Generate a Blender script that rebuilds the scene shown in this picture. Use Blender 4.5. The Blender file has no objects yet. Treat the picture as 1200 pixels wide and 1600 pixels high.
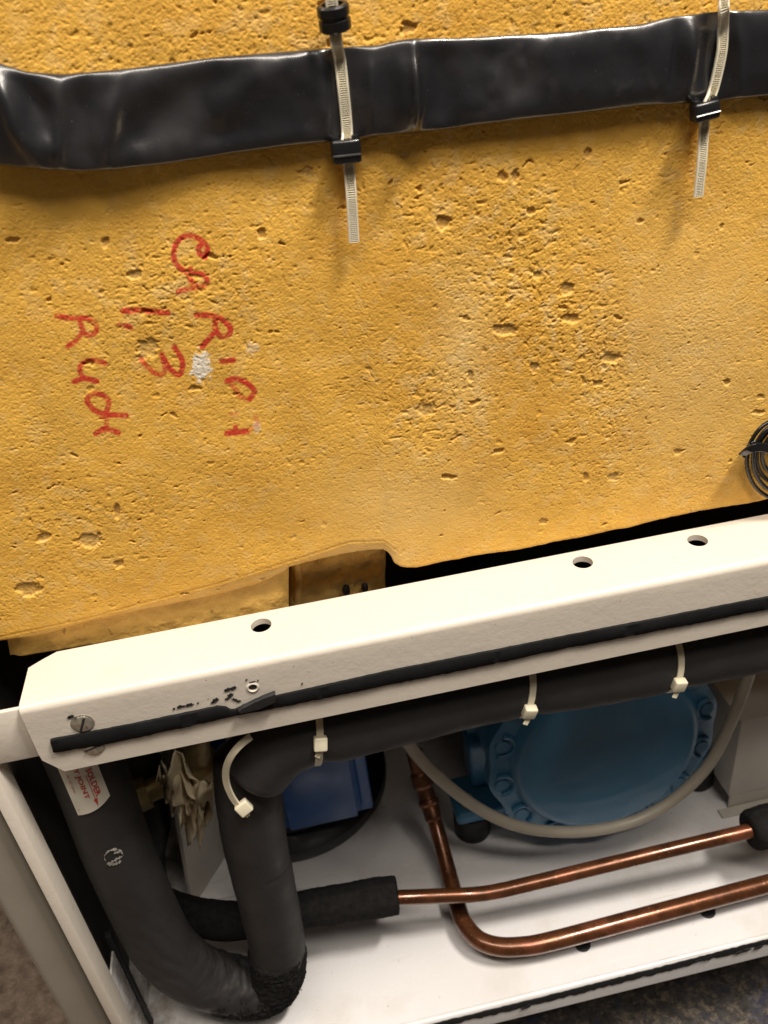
import bpy, bmesh, math, random
import numpy as np
from mathutils import Vector, Matrix

random.seed(7)
S = bpy.context.scene
COL = S.collection

# ------------------------------------------------------------------ camera
YAW, PIT, ROL = math.radians(6.9205), math.radians(32.4214), math.radians(-6.7265)
FPX = 1339.1                                   # focal length in pixels of the 1200x1600 photograph
fw = np.array([math.sin(YAW)*math.cos(PIT), math.cos(YAW)*math.cos(PIT), -math.sin(PIT)])
rt = np.array([math.cos(YAW), -math.sin(YAW), 0.0])
up = np.cross(rt, fw)
rt, up = rt*math.cos(ROL)+up*math.sin(ROL), -rt*math.sin(ROL)+up*math.cos(ROL)
CAM = np.array([0.0, -0.3867, 0.0])
cam_data = bpy.data.cameras.new("camera")
cam = bpy.data.objects.new("camera", cam_data)
COL.objects.link(cam)
M = Matrix(((rt[0], up[0], -fw[0], CAM[0]), (rt[1], up[1], -fw[1], CAM[1]), (rt[2], up[2], -fw[2], CAM[2]), (0, 0, 0, 1)))
cam.matrix_world = M
cam_data.sensor_fit = 'VERTICAL'
cam_data.sensor_height = 24.0
cam_data.sensor_width = 18.0
cam_data.lens = FPX/1600*24.0
cam_data.clip_start = 0.01
cam_data.clip_end = 50
cam_data.dof.use_dof = True
cam_data.dof.focus_distance = 0.47
cam_data.dof.aperture_fstop = 9.0
S.camera = cam

# ------------------------------------------------------------------ world and lamps (workshop ceiling lights)
W = bpy.data.worlds.new("World")
S.world = W
W.use_nodes = True
bg = W.node_tree.nodes["Background"]
bg.inputs[0].default_value = (1.0, 0.87, 0.72, 1)
bg.inputs[1].default_value = 0.055

def lamp(name, loc, target, sx, sy, power, color):
    d = bpy.data.lights.new(name, 'AREA')
    d.shape = 'RECTANGLE'
    d.size, d.size_y, d.energy, d.color = sx, sy, power, color
    o = bpy.data.objects.new(name, d)
    COL.objects.link(o)
    o.location = loc
    o.rotation_euler = (Vector(target)-Vector(loc)).to_track_quat('-Z', 'Y').to_euler()
    return o
lamp("ceiling_lamp", (0.72, -0.50, 1.45), (0.08, -0.02, -0.4), 0.42, 0.16, 44.0, (1.0, 0.92, 0.82))
lamp("ceiling_tube_lamp", (-0.35, -0.62, 1.5), (0.0, 0.0, -0.3), 2.4, 0.22, 40.0, (1.0, 0.91, 0.80))
S.view_settings.view_transform = 'Standard'
S.view_settings.look = 'None'
S.view_settings.exposure = 0.0
S.view_settings.gamma = 1.0

# ------------------------------------------------------------------ photograph ray -> point on a real plane
def ray(px, py):
    return rt*(px-600)+up*(800-py)+fw*FPX
def onY(px, py, y):
    d = ray(px, py); return CAM+d*((y-CAM[1])/d[1])
def onZ(px, py, z):
    d = ray(px, py); return CAM+d*((z-CAM[2])/d[2])
def onX(px, py, x):
    d = ray(px, py); return CAM+d*((x-CAM[0])/d[0])
def proj(P):
    v = np.asarray(P)-CAM
    c = fw@v
    return 600+FPX*(rt@v)/c, 800-FPX*(up@v)/c

# ------------------------------------------------------------------ helpers: objects
def tag(o, label=None, cat=None, group=None, kind=None):
    if label: o['label'] = label
    if cat: o['category'] = cat
    if group: o['group'] = group
    if kind: o['kind'] = kind
    return o
def thing(name, loc, label, cat, group=None):
    o = bpy.data.objects.new(name, None)
    COL.objects.link(o)
    o.empty_display_size = 0.02
    o.location = loc
    return tag(o, label, cat, group)
def link(name, me, m, parent=None):
    o = bpy.data.objects.new(name, me)
    COL.objects.link(o)
    if m is not None: me.materials.append(m)
    if parent is not None:
        o.parent = parent
        o.matrix_parent_inverse = Matrix.Translation(parent.location).inverted() if parent.parent is None else Matrix.Identity(4)
    return o
def mesh(name, V, F, m, parent=None, smooth=True, sharp=None):
    me = bpy.data.meshes.new(name)
    me.from_pydata([tuple(map(float, v)) for v in V], [], [tuple(f) for f in F])
    me.validate(); me.update()
    if smooth:
        me.shade_smooth()
        if sharp: me.set_sharp_from_angle(angle=math.radians(sharp))
    return link(name, me, m, parent)
def from_bm(name, bm, m, parent=None, smooth=True, sharp=35):
    bmesh.ops.recalc_face_normals(bm, faces=bm.faces[:])
    me = bpy.data.meshes.new(name)
    bm.to_mesh(me); bm.free()
    if smooth:
        me.shade_smooth(); me.set_sharp_from_angle(angle=math.radians(sharp))
    return link(name, me, m, parent)
def bm_box(bm, lo, hi, mat=None, bev=0.0, seg=2):
    r = bmesh.ops.create_cube(bm, size=1)
    vs = r['verts']
    lo = Vector(lo); hi = Vector(hi)
    for v in vs:
        v.co = Vector(((lo[i]+hi[i])/2+v.co[i]*(hi[i]-lo[i]) for i in range(3)))
    if bev:
        es = list({e for v in vs for e in v.link_edges})
        r2 = bmesh.ops.bevel(bm, geom=es, offset=bev, segments=seg, affect='EDGES', profile=0.5)
        vs = list({v for f in r2['faces'] for v in f.verts} | {v for v in vs if v.is_valid})
    if mat is not None:
        for v in vs: v.co = mat @ v.co
    return vs
def box(name, lo, hi, m, parent=None, bev=0.001, seg=2, mat=None):
    bm = bmesh.new(); bm_box(bm, lo, hi, mat, bev, seg)
    return from_bm(name, bm, m, parent)
def bm_cyl(bm, r1, r2, h, mat, seg=32, cap=True):
    return bmesh.ops.create_cone(bm, cap_ends=cap, segments=seg, radius1=r1, radius2=r2, depth=h, matrix=mat)['verts']
def frame(origin, z, x=None):
    z = Vector(z).normalized()
    x = Vector(x) if x is not None else Vector((1, 0, 0.01))
    y = z.cross(x).normalized(); x = y.cross(z)
    m = Matrix((x, y, z)).transposed().to_4x4()
    m.translation = Vector(origin)
    return m
def lathe(bm, prof, mat, seg=48):
    rings = []
    for r, z in prof:
        rings.append([bm.verts.new(mat @ Vector((r*math.cos(2*math.pi*k/seg), r*math.sin(2*math.pi*k/seg), z))) for k in range(seg)])
    for a, b in zip(rings, rings[1:]):
        for k in range(seg):
            bm.faces.new((a[k], a[(k+1) % seg], b[(k+1) % seg], b[k]))
    bm.faces.new(rings[0][::-1]); bm.faces.new(rings[-1])
def smooth_path(P, n):
    P = np.array(P, float)
    Q = np.vstack([2*P[0]-P[1], P, 2*P[-1]-P[-2]])
    L = np.r_[0, np.cumsum(np.linalg.norm(np.diff(P, axis=0), axis=1))]
    out = []
    for s in np.linspace(0, L[-1], n):
        i = min(int(np.searchsorted(L, s, 'right')-1), len(P)-2)
        t = (s-L[i])/(L[i+1]-L[i])
        p0, p1, p2, p3 = Q[i], Q[i+1], Q[i+2], Q[i+3]
        out.append(.5*((2*p1)+(-p0+p2)*t+(2*p0-5*p1+4*p2-p3)*t*t+(-p0+3*p1-3*p2+p3)*t**3))
    return np.array(out)
def frames(P):
    T = np.gradient(P, axis=0); T /= np.linalg.norm(T, axis=1)[:, None]
    n = np.cross(T[0], [0, 0, 1.]);
    if np.linalg.norm(n) < .1: n = np.cross(T[0], [1., 0, 0])
    N = []
    for t in T:
        n = n-t*(n@t); n /= np.linalg.norm(n); N.append(n.copy())
    N = np.array(N)
    return T, N, np.cross(T, N)
def tube_geo(P, rad, seg=24, disp=None, dome=0.5):
    """tube round a path: rad a number or per-point array, disp(i,k,pos) a radius offset array, domed end caps"""
    P = np.asarray(P); n = len(P)
    T, N, B = frames(P)
    rad = np.broadcast_to(np.asarray(rad, float), (n,)).copy()
    th = np.arange(seg)*2*np.pi/seg
    D = np.cos(th)[None, :, None]*N[:, None, :]+np.sin(th)[None, :, None]*B[:, None, :]
    V = P[:, None, :]+D*rad[:, None, None]
    if disp is not None: V = V+D*disp(V)[..., None]
    rings = [V[i] for i in range(n)]
    caps0, caps1 = [], []
    for q in (.35, .7, .92):
        s = math.sqrt(max(0, 1-q*q))
        caps0.append(P[0]+(V[0]-P[0])*s-T[0]*rad[0]*q*dome)
        caps1.append(P[-1]+(V[-1]-P[-1])*s+T[-1]*rad[-1]*q*dome)
    rings = caps0[::-1]+rings+caps1
    VV = np.vstack(rings); m = len(rings)
    F = [(i*seg+k, i*seg+(k+1) % seg, (i+1)*seg+(k+1) % seg, (i+1)*seg+k) for i in range(m-1) for k in range(seg)]
    F.append(tuple(range(seg))[::-1]); F.append(tuple((m-1)*seg+k for k in range(seg)))
    return VV, F
def tube(name, P, rad, m, parent=None, seg=24, disp=None, dome=0.5):
    V, F = tube_geo(P, rad, seg, disp, dome)
    return mesh(name, V, F, m, parent, sharp=60)
def ribbon_geo(P, w, t, nrm, teeth=False):
    """flat strap along a path, outward side nrm; teeth = ladder of fine ridges down the middle"""
    P = np.asarray(P); n = len(P)
    T = np.gradient(P, axis=0); T /= np.linalg.norm(T, axis=1)[:, None]
    nrm = np.broadcast_to(np.asarray(nrm, float), P.shape)
    nn = nrm-T*np.sum(nrm*T, 1)[:, None]; nn /= np.linalg.norm(nn, axis=1)[:, None]
    b = np.cross(T, nn)
    cols = [(-.5, 0), (-.5, .8), (-.44, 1), (-.34, 1), (-.30, 2), (.30, 2), (.34, 1), (.44, 1), (.5, .8), (.5, 0)]
    V = []
    for i in range(n):
        for u, h in cols:
            hh = h
            if h == 2: hh = (1.0 if (i % 2) else .3) if teeth else 1.0
            V.append(P[i]+b[i]*u*w+nn[i]*hh*t)
    m = len(cols)
    F = [(i*m+k, i*m+(k+1) % m, (i+1)*m+(k+1) % m, (i+1)*m+k) for i in range(n-1) for k in range(m)]
    F.append(tuple(range(m))[::-1]); F.append(tuple((n-1)*m+k for k in range(m)))
    return V, F
def ribbon(name, P, w, t, nrm, m, parent=None, teeth=False):
    V, F = ribbon_geo(P, w, t, nrm, teeth)
    return mesh(name, V, F, m, parent, smooth=not teeth, sharp=30)

# ------------------------------------------------------------------ helpers: noise on arrays
LATTICE = {}
def perlin(X, Y, seed):
    if seed not in LATTICE:
        G = np.random.RandomState(seed).rand(256, 256)*2*np.pi
        LATTICE[seed] = (np.cos(G), np.sin(G))
    gx, gy = LATTICE[seed]
    x0 = np.floor(X).astype(int); y0 = np.floor(Y).astype(int)
    fx = X-x0; fy = Y-y0
    def g(ix, iy, dx, dy):
        a, b = ix % 256, iy % 256
        return gx[a, b]*dx+gy[a, b]*dy
    u = fx**3*(fx*(fx*6-15)+10); v = fy**3*(fy*(fy*6-15)+10)
    a = g(x0, y0, fx, fy); b = g(x0+1, y0, fx-1, fy); c = g(x0, y0+1, fx, fy-1); d = g(x0+1, y0+1, fx-1, fy-1)
    return 1.5*((a*(1-u)+b*u)*(1-v)+(c*(1-u)+d*u)*v)
def fbm(X, Y, seed, o=4):
    r = 0; a = 1.0
    for i in range(o):
        r = r+a*perlin(X*2**i, Y*2**i, seed+i); a *= .5
    return r
def sst(a, b, x):
    t = np.clip((x-a)/(b-a), 0, 1); return t*t*(3-2*t)
def pnoise3(V, sc, seed):
    return (perlin(V[..., 0]*sc+7.3, V[..., 2]*sc+1.1, seed)+perlin(V[..., 1]*sc+3.7, V[..., 2]*sc*1.1, seed+1)+perlin(V[..., 0]*sc, V[..., 1]*sc+5.1, seed+2))/2

# ------------------------------------------------------------------ helpers: materials
def pm(name, base, rough=.5, metal=0.0, spec=.5, var=.12, vscale=40, bump=0.0, bscale=300, coat=0.0, spots=None, rvar=0.1, extra=None, bdist=.0005, bump2=None, trans=0.0):
    m = bpy.data.materials.new(name); m.use_nodes = True
    nt = m.node_tree; N = nt.nodes; L = nt.links
    p = N["Principled BSDF"]
    p.inputs["Roughness"].default_value = rough
    p.inputs["Metallic"].default_value = metal
    p.inputs["Specular IOR Level"].default_value = spec
    p.inputs["Coat Weight"].default_value = coat
    p.inputs["Coat Roughness"].default_value = .08
    p.inputs["Transmission Weight"].default_value = trans
    tc = N.new("ShaderNodeTexCoord")
    def noise(sc, det=5, r=.6):
        n = N.new("ShaderNodeTexNoise"); n.inputs["Scale"].default_value = sc; n.inputs["Detail"].default_value = det
        n.inputs["Roughness"].default_value = r
        L.new(tc.outputs["Object"], n.inputs["Vector"]); return n
    def ramp(src, pts):
        r = N.new("ShaderNodeValToRGB"); e = r.color_ramp.elements
        while len(e) < len(pts): e.new(.5)
        for el, (pos, c) in zip(e, pts):
            el.position = pos; el.color = (*c, 1) if len(c) == 3 else c
        L.new(src, r.inputs[0]); return r
    def mix(f, a, b, blend='MIX'):
        x = N.new("ShaderNodeMix"); x.data_type = 'RGBA'; x.blend_type = blend
        if isinstance(f, float): x.inputs[0].default_value = f
        else: L.new(f, x.inputs[0])
        for s, i in ((a, 6), (b, 7)):
            if isinstance(s, tuple): x.inputs[i].default_value = (*s, 1)
            else: L.new(s, x.inputs[i])
        return x.outputs[2]
    n1 = noise(vscale)
    lo = tuple(max(0, c*(1-var)) for c in base); hi = tuple(min(1, c*(1+var)) for c in base)
    col = ramp(n1.outputs[0], [(.3, lo), (.7, hi)]).outputs[0]
    for (sc, thr, wid, c, amt) in (spots or []):
        n = noise(sc, 3)
        f = ramp(n.outputs[0], [(thr, (0, 0, 0)), (thr+wid, (amt, amt, amt))])
        col = mix(f.outputs[0], col, c)
    if extra: col = extra(dict(N=N, L=L, tc=tc, noise=noise, ramp=ramp, mix=mix, p=p), col)
    L.new(col, p.inputs["Base Color"])
    if rvar:
        r = N.new("ShaderNodeMapRange"); r.inputs[1].default_value = .3; r.inputs[2].default_value = .7
        r.inputs[3].default_value = max(.02, rough-rvar); r.inputs[4].default_value = min(1, rough+rvar)
        L.new(noise(vscale*1.7).outputs[0], r.inputs[0]); L.new(r.outputs[0], p.inputs["Roughness"])
    prev = None
    for bb in ([(bump, bscale, bdist)] if bump else [])+([bump2] if bump2 else []):
        b = N.new("ShaderNodeBump"); b.inputs["Strength"].default_value = bb[0]; b.inputs["Distance"].default_value = bb[2]
        L.new(noise(bb[1], 4).outputs[0], b.inputs["Height"])
        if prev: L.new(prev.outputs[0], b.inputs["Normal"])
        prev = b
    if prev: L.new(prev.outputs[0], p.inputs["Normal"])
    return m

def ex_foam(h, col):
    N, L, mix, noise, ramp = h['N'], h['L'], h['mix'], h['noise'], h['ramp']
    def att(nm):
        a = N.new("ShaderNodeAttribute"); a.attribute_name = nm; return a
    a = att("marks"); s = N.new("ShaderNodeSeparateColor"); L.new(a.outputs["Color"], s.inputs[0])
    b = att("tone"); s2 = N.new("ShaderNodeSeparateColor"); L.new(b.outputs["Color"], s2.inputs[0])
    col = mix(s2.outputs[0], col, (.66, .33, .045))     # amber staining of aged foam
    col = mix(s2.outputs[1], col, (.82, .60, .27))       # paler crumbled foam and torn skin
    col = mix(s2.outputs[2], col, (.66, .43, .15))       # dull floors of the larger voids
    col = mix(s.outputs[1], col, (.86, .78, .64))        # white paper remnant
    return mix(s.outputs[0], col, (.60, .035, .025))     # red marker
M_FOAM = pm("foam", (.82, .465, .080), rough=.62, spec=.25, var=.10, vscale=55, bump=.55, bscale=1100, bdist=.0006, bump2=(.25, 480, .0010), extra=ex_foam)
M_FOAM_CREAM = pm("cream_foam", (.74, .46, .12), rough=.6, spec=.25, var=.2, vscale=60, bump=.7, bscale=420, bdist=.0010, spots=[(90, .66, .03, (.30, .17, .05), .7)])
M_FOAM_DARK = pm("raw_foam", (.80, .54, .17), rough=.8, var=.18, vscale=70, bump=.6, bscale=300, bdist=.0015, spots=[(45, .62, .1, (.30, .16, .05), .6)])
M_PVC = pm("black_pvc", (.014, .014, .017), rough=.30, spec=.7, coat=.5, var=.25, vscale=30, bump=.25, bscale=45, bdist=.0012, rvar=.07, spots=[(16, .50, .14, (.040, .039, .042), .85), (34, .57, .05, (.030, .029, .032), .8), (900, .74, .02, (.4, .4, .38), .8)], bump2=(.12, 260, .0004))  # large grey blotches stand in for hazy reflections, besides dull scuffs
M_NYLON = pm("natural_nylon", (.80, .74, .58), rough=.36, var=.06, vscale=100, trans=.10, rvar=.05)
M_NYLON_DULL = pm("aged_nylon", (.66, .60, .45), rough=.4, var=.08, vscale=100, rvar=.05)
M_BLACK_NYLON = pm("black_nylon", (.012, .012, .013), rough=.26, spec=.5, var=.2)
M_FOAMTAPE = pm("black_foam_tape", (.009, .009, .0095), rough=.8, spec=.2, var=.3, vscale=90, bump=.5, bscale=700)
M_RUBBER = pm("black_rubber", (.016, .016, .017), rough=.6, spec=.35, var=.3, vscale=80, bump=.3, bscale=500)
def ex_paint(h, col):
    # small dark chips and rubbed streaks in the paint
    n = h['noise'](420, 2); f = h['ramp'](n.outputs[0], [(.755, (0, 0, 0)), (.775, (.85, .85, .85))])
    col = h['mix'](f.outputs[0], col, (.10, .085, .07))
    n2 = h['noise'](26, 6); f2 = h['ramp'](n2.outputs[0], [(.60, (0, 0, 0)), (.85, (.35, .35, .35))])
    return h['mix'](f2.outputs[0], col, (.62, .50, .33))
M_PAINT = pm("cream_white_paint", (.70, .635, .55), rough=.34, var=.02, vscale=18, bump=.2, bscale=190, bdist=.0010, extra=ex_paint, coat=.15, bump2=(.15, 45, .0015))
def ex_tray(h, col):
    N, L = h['N'], h['L']
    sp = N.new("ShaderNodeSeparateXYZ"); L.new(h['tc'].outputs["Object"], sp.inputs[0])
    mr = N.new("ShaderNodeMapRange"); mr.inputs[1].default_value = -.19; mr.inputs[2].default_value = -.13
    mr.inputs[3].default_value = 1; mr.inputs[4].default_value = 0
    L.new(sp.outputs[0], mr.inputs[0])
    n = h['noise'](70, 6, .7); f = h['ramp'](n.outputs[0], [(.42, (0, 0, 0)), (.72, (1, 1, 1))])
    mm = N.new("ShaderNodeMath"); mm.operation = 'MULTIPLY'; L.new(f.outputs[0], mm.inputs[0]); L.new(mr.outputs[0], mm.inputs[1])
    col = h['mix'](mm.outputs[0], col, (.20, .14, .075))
    n = h['noise'](330, 2); f = h['ramp'](n.outputs[0], [(.735, (0, 0, 0)), (.76, (.8, .8, .8))])
    col = h['mix'](f.outputs[0], col, (.14, .11, .08))
    n = h['noise'](13, 7, .65); f = h['ramp'](n.outputs[0], [(.52, (0, 0, 0)), (.72, (.45, .45, .45))])
    col = h['mix'](f.outputs[0], col, (.56, .51, .43))
    mp = N.new("ShaderNodeMapping"); mp.inputs["Scale"].default_value = (.04, 1, 1); mp.inputs["Rotation"].default_value = (0, 0, .12)
    L.new(h['tc'].outputs["Object"], mp.inputs[0])
    n = h['noise'](260, 2); L.new(mp.outputs[0], n.inputs["Vector"]); f = h['ramp'](n.outputs[0], [(.69, (0, 0, 0)), (.72, (.45, .45, .45))])
    return h['mix'](f.outputs[0], col, (.45, .40, .34))
M_TRAY = pm("white_tray_paint", (.745, .73, .73), rough=.26, var=.03, vscale=12, bump=.12, bscale=60, bdist=.001, extra=ex_tray, coat=.25)
M_TAUPE = pm("taupe_paint", (.33, .30, .25), rough=.5, var=.06, vscale=30, bump=.1, bscale=300)
M_GREYBOX = pm("grey_sheet_metal", (.50, .47, .42), rough=.45, var=.05, vscale=20)
M_DARK = pm("dark_interior", (.020, .016, .013), rough=.8, var=.4, vscale=14)  # near-black: the compartment's darkness is put into the wall colour
M_HOSE = pm("black_foam_insulation", (.026, .024, .024), rough=.62, spec=.35, var=.22, vscale=26, bump=.35, bscale=420, bdist=.0004, bump2=(.5, 26, .0018), spots=[(700, .745, .02, (.16, .15, .14), .7)])
M_HOSE_TORN = pm("torn_foam_insulation", (.017, .016, .016), rough=.95, spec=.1, var=.35, vscale=200, bump=.9, bscale=700, bdist=.0012)
M_COPPER = pm("tarnished_copper", (.130, .046, .017), rough=.31, metal=.55, coat=.35, var=.3, vscale=45, rvar=.08, bump=.08, bscale=200, spots=[(60, .54, .14, (.07, .024, .012), .8), (240, .66, .03, (.38, .17, .09), .6), (25, .55, .10, (.28, .09, .045), .6)])
M_COPPER_DARK = pm("darkened_copper", (.20, .085, .045), rough=.4, metal=.7, var=.4, vscale=60, spots=[(50, .55, .12, (.05, .025, .015), .9)])
M_BLUE = pm("blue_machine_paint", (.036, .155, .285), rough=.42, var=.12, vscale=24, bump=.2, bscale=160, bdist=.0006, spots=[(14, .55, .2, (.08, .18, .28), .5)], coat=.1)
M_BLUE2 = pm("bright_blue_plastic", (.002, .070, .27), rough=.36, var=.2, vscale=20, spots=[(40, .56, .2, (.02, .09, .33), .3)])
M_BLACKPOT = pm("black_enamel", (.010, .010, .012), rough=.4, var=.3)
M_STEEL = pm("worn_steel", (.50, .47, .40), rough=.38, metal=.75, var=.3, vscale=300, bump=.3, bscale=900, spots=[(350, .58, .08, (.16, .14, .11), .8)])
M_BRASS = pm("dull_brass", (.30, .22, .09), rough=.45, metal=.5, var=.4, vscale=60)
M_CABLE = pm("grey_cable_sheath", (.40, .365, .30), rough=.45, var=.08, vscale=50)
M_PALE = pm("pale_cable_sheath", (.72, .68, .62), rough=.4, var=.05)
M_TAPE = pm("masking_tape", (.66, .56, .38), rough=.7, var=.15, vscale=90, bump=.5, bscale=300, bdist=.0008)
M_LABEL = pm("label_paper", (.74, .70, .60), rough=.5, var=.05, vscale=60, spots=[(260, .68, .04, (.3, .25, .18), .6)])
M_RED = pm("red_print", (.56, .05, .03), rough=.5, var=.1)
M_PINK = pm("faded_red_print", (.62, .34, .28), rough=.5, var=.1)
M_SCUFF = pm("grey_scuff", (.33, .31, .28), rough=.8, var=.5, vscale=400)
M_RESIDUE_RECESS = pm("black_residue_and_recess", (.016, .016, .016), rough=.7, var=.3)  # tape residue; also paints the dark of screw slots and thread bore
def ex_carpet(h, col):
    n = h['noise'](95, 6, .75); f = h['ramp'](n.outputs[0], [(.50, (0, 0, 0)), (.60, (.8, .8, .8))])
    col = h['mix'](f.outputs[0], col, (.27, .22, .165))
    n = h['noise'](38, 5, .7); f = h['ramp'](n.outputs[0], [(.52, (0, 0, 0)), (.62, (.7, .7, .7))])
    col = h['mix'](f.outputs[0], col, (.060, .068, .115))
    N, L = h['N'], h['L']       # a second, brown carpet tile to the left
    sp = N.new("ShaderNodeSeparateXYZ"); L.new(h['tc'].outputs["Object"], sp.inputs[0])
    gt = N.new("ShaderNodeMath"); gt.operation = 'LESS_THAN'; gt.inputs[1].default_value = -.15
    L.new(sp.outputs[0], gt.inputs[0])
    n = h['noise'](60, 6, .7); br = h['ramp'](n.outputs[0], [(.35, (.14, .10, .075)), (.65, (.34, .26, .20))])
    return h['mix'](gt.outputs[0], col, br.outputs[0])
M_CARPET = pm("speckled_carpet", (.085, .078, .074), rough=.95, spec=.1, var=.5, vscale=150, bump=1.0, bscale=500, bdist=.003, extra=ex_carpet)

# ================================================================== SETTING
ZF = -.6975                                   # tray floor
ZC = -.85                                     # carpet
mesh("carpet", [(-3, -3, ZC), (3, -3, ZC), (3, 3, ZC), (-3, 3, ZC)], [(0, 1, 2, 3)], M_CARPET)['kind'] = 'structure'

# ================================================================== FOAM BODY
foam = thing("foam_body", (0.05, 0, -.285), "large yellow insulating foam block with red handwriting, above the white rail", "foam block")
prof_px = [(-60, 1018), (0, 1005), (50, 1000), (150, 970), (300, 942), (400, 920), (445, 896), (452, 889), (500, 877), (560, 866), (582, 863.5), (600, 863), (608, 867), (613, 874), (617, 883), (627, 888), (650, 888), (690, 880.5), (800, 862), (900, 842), (1050, 810), (1200, 782), (1300, 762)]
pp = np.array([onY(a, b, 0.0)[[0, 2]] for a, b in prof_px])
X0, X1, ZT = -.192, .292, .035
nx, nz = 1110, 750
xs = np.linspace(X0, X1, nx)
zb = np.interp(xs, pp[:, 0], pp[:, 1])+.0002*perlin(xs*220, xs*0+.3, 5)+.0006*perlin(xs*60, xs*0+.3, 6)
vv = np.linspace(0, 1, nz)
XX = np.repeat(xs[None, :], nz, 0)
ZZ = zb[None, :]+(ZT-zb[None, :])*vv[:, None]
U, Wm = XX*1000, ZZ*1000                      # millimetres
# pixel position of each vertex in the photograph, used to lay out the worn areas
dx = XX-CAM[0]; dy = -CAM[1]; dz = ZZ-CAM[2]
cz = fw[0]*dx+fw[1]*dy+fw[2]*dz
PX = 600+FPX*(rt[0]*dx+rt[1]*dy+rt[2]*dz)/cz
PY = 800-FPX*(up[0]*dx+up[1]*dy+up[2]*dz)/cz
def blob(cx, cy, rx, ry=None):
    ry = ry or rx
    return np.exp(-((PX-cx)/rx)**2-((PY-cy)/ry)**2)
rough = .42+.25*fbm(U/45, Wm/45, 11, 3)
for cx, cy, rx, ry, a in [(860, 480, 130, 110, .75), (680, 640, 90, 70, .7), (960, 610, 70, 90, .6), (300, 430, 140, 70, .55), (600, 100, 700, 90, .5), (120, 800, 130, 110, .35), (740, 330, 160, 80, .45), (250, 560, 140, 90, .2), (1000, 730, 180, 50, .3),
                          (130, 650, 80, 90, -.35), (1000, 480, 70, 70, -.4), (700, 800, 120, 70, -.4), (1050, 640, 90, 50, -.35), (500, 800, 100, 60, -.1), (1130, 380, 60, 60, -.3), (120, 330, 130, 40, -.3)]:
    rough = rough+a*blob(cx, cy, rx, ry)
rough = np.clip(rough+.12, .10, 1.3)
wx = perlin(U/6, Wm/6, 21)*2.2; wz = perlin(U/6, Wm/6, 22)*2.2
H = .9*fbm(U/70, Wm/70, 31, 2)
H += .56*rough*(.20*fbm(U/5.2, Wm/5.2, 41, 3)+.17*fbm(U/2.3, Wm/2.3, 44, 2)+.10*perlin(U/1.15, Wm/1.15, 46))+.055*perlin(U/1.3, Wm/1.3, 47)
H -= .50*rough*(.34*(1-sst(0, .20, np.abs(perlin((U+wx*.6)/3.4, (Wm+wz*.6)/2.6, 48))))*sst(-.05, .3, perlin(U/4.3, Wm/4.3, 49))
            +.20*(1-sst(0, .25, np.abs(perlin((U+wx*.3)/1.9, (Wm+wz*.3)/1.7, 50))))*sst(-.1, .3, perlin(U/7, Wm/7, 55)))
pit = np.zeros_like(H); bigpit = np.zeros_like(H)
for sc, t0, dep, sd, an in [(1.7, .70, .45, 51, 1.0), (2.6, .74, .60, 52, 1.2), (4.4, .80, .80, 53, 1.3)]:
    n = perlin((U+wx*.5)/(sc*an), (Wm+wz*.5)/sc, sd)
    k = sst(t0-.24*rough, t0-.24*rough+.16, n+.10*perlin(U/1.2, Wm/1.2, sd+30))
    pit = np.maximum(pit, .66*k*dep*(.40+.6*rough))
n = perlin((U+wx)/10.5, (Wm+wz)/6.5, 57)+.12*perlin(U/2.2, Wm/2.2, 58)
k = sst(.80-.10*rough, .83-.10*rough, n); bigpit = np.maximum(bigpit, k)
# individual larger voids seen in the photograph
rs = np.random.RandomState(3)
for cx, cy, r, el in [(886, 452, 8, 1), (892, 498, 13, .6), (880, 480, 8, .5), (790, 515, 15, .5), (668, 640, 12, .7), (780, 705, 12, .4), (785, 275, 9, 1.2), (805, 275, 5, 1.6), (918, 240, 6, 1.6), (1135, 597, 6, 1), (735, 590, 6, 1.6), (1190, 620, 9, .6), (1186, 645, 10, .45), (183, 800, 7, 2.4), (140, 845, 22, .6), (70, 840, 14, .8), (187, 881, 9, .9), (45, 920, 20, .5), (210, 430, 12, .6), (230, 545, 14, 1), (410, 365, 8, 1.5), (480, 268, 13, .7), (165, 378, 6, 1.8), (700, 745, 16, .3), (960, 745, 7, .8), (850, 815, 9, .7), (1195, 150, 8, .6), (840, 430, 5, 1), (955, 560, 20, .4), (935, 600, 10, .7), (800, 425, 5, 1.5), (410, 907, 7, .5), (20, 375, 12, .5), (830, 330, 9, .8), (915, 745, 5, 2)]:
    r = r*.74
    ca_, sa_ = math.cos(cx*1.7), math.sin(cx*1.7)*.6
    qx, qy = np.abs((PX-cx)*ca_-(PY-cy)/el*sa_)/r, np.abs((PX-cx)*sa_+(PY-cy)/el*ca_)/r
    near = (qx < 2) & (qy < 2)
    d = np.full_like(H, 9.0)
    d[near] = ((qx**3+qy**3)**(1/3)+(.22+.2*(r < 13))*perlin(U/(2.6+.16*r), Wm/2.6, int(cx))+.17*perlin(U/1.1, Wm/1.1, int(cy)))[near]
    bigpit = np.maximum(bigpit, 1-sst(.82, 1.0, d))
pin = sst(.60-.22*np.clip(rough+.5*fbm(U/17, Wm/17, 65, 2), 0, 1.2), .80-.22*np.clip(rough+.5*fbm(U/17, Wm/17, 65, 2), 0, 1.2), perlin(U/1.05, Wm/.95, 66))
H -= pit+.24*pin
H = H*(1-.6*bigpit)-1.05*bigpit+bigpit*.22*perlin(U/1.4, Wm/1.4, 60)
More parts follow.
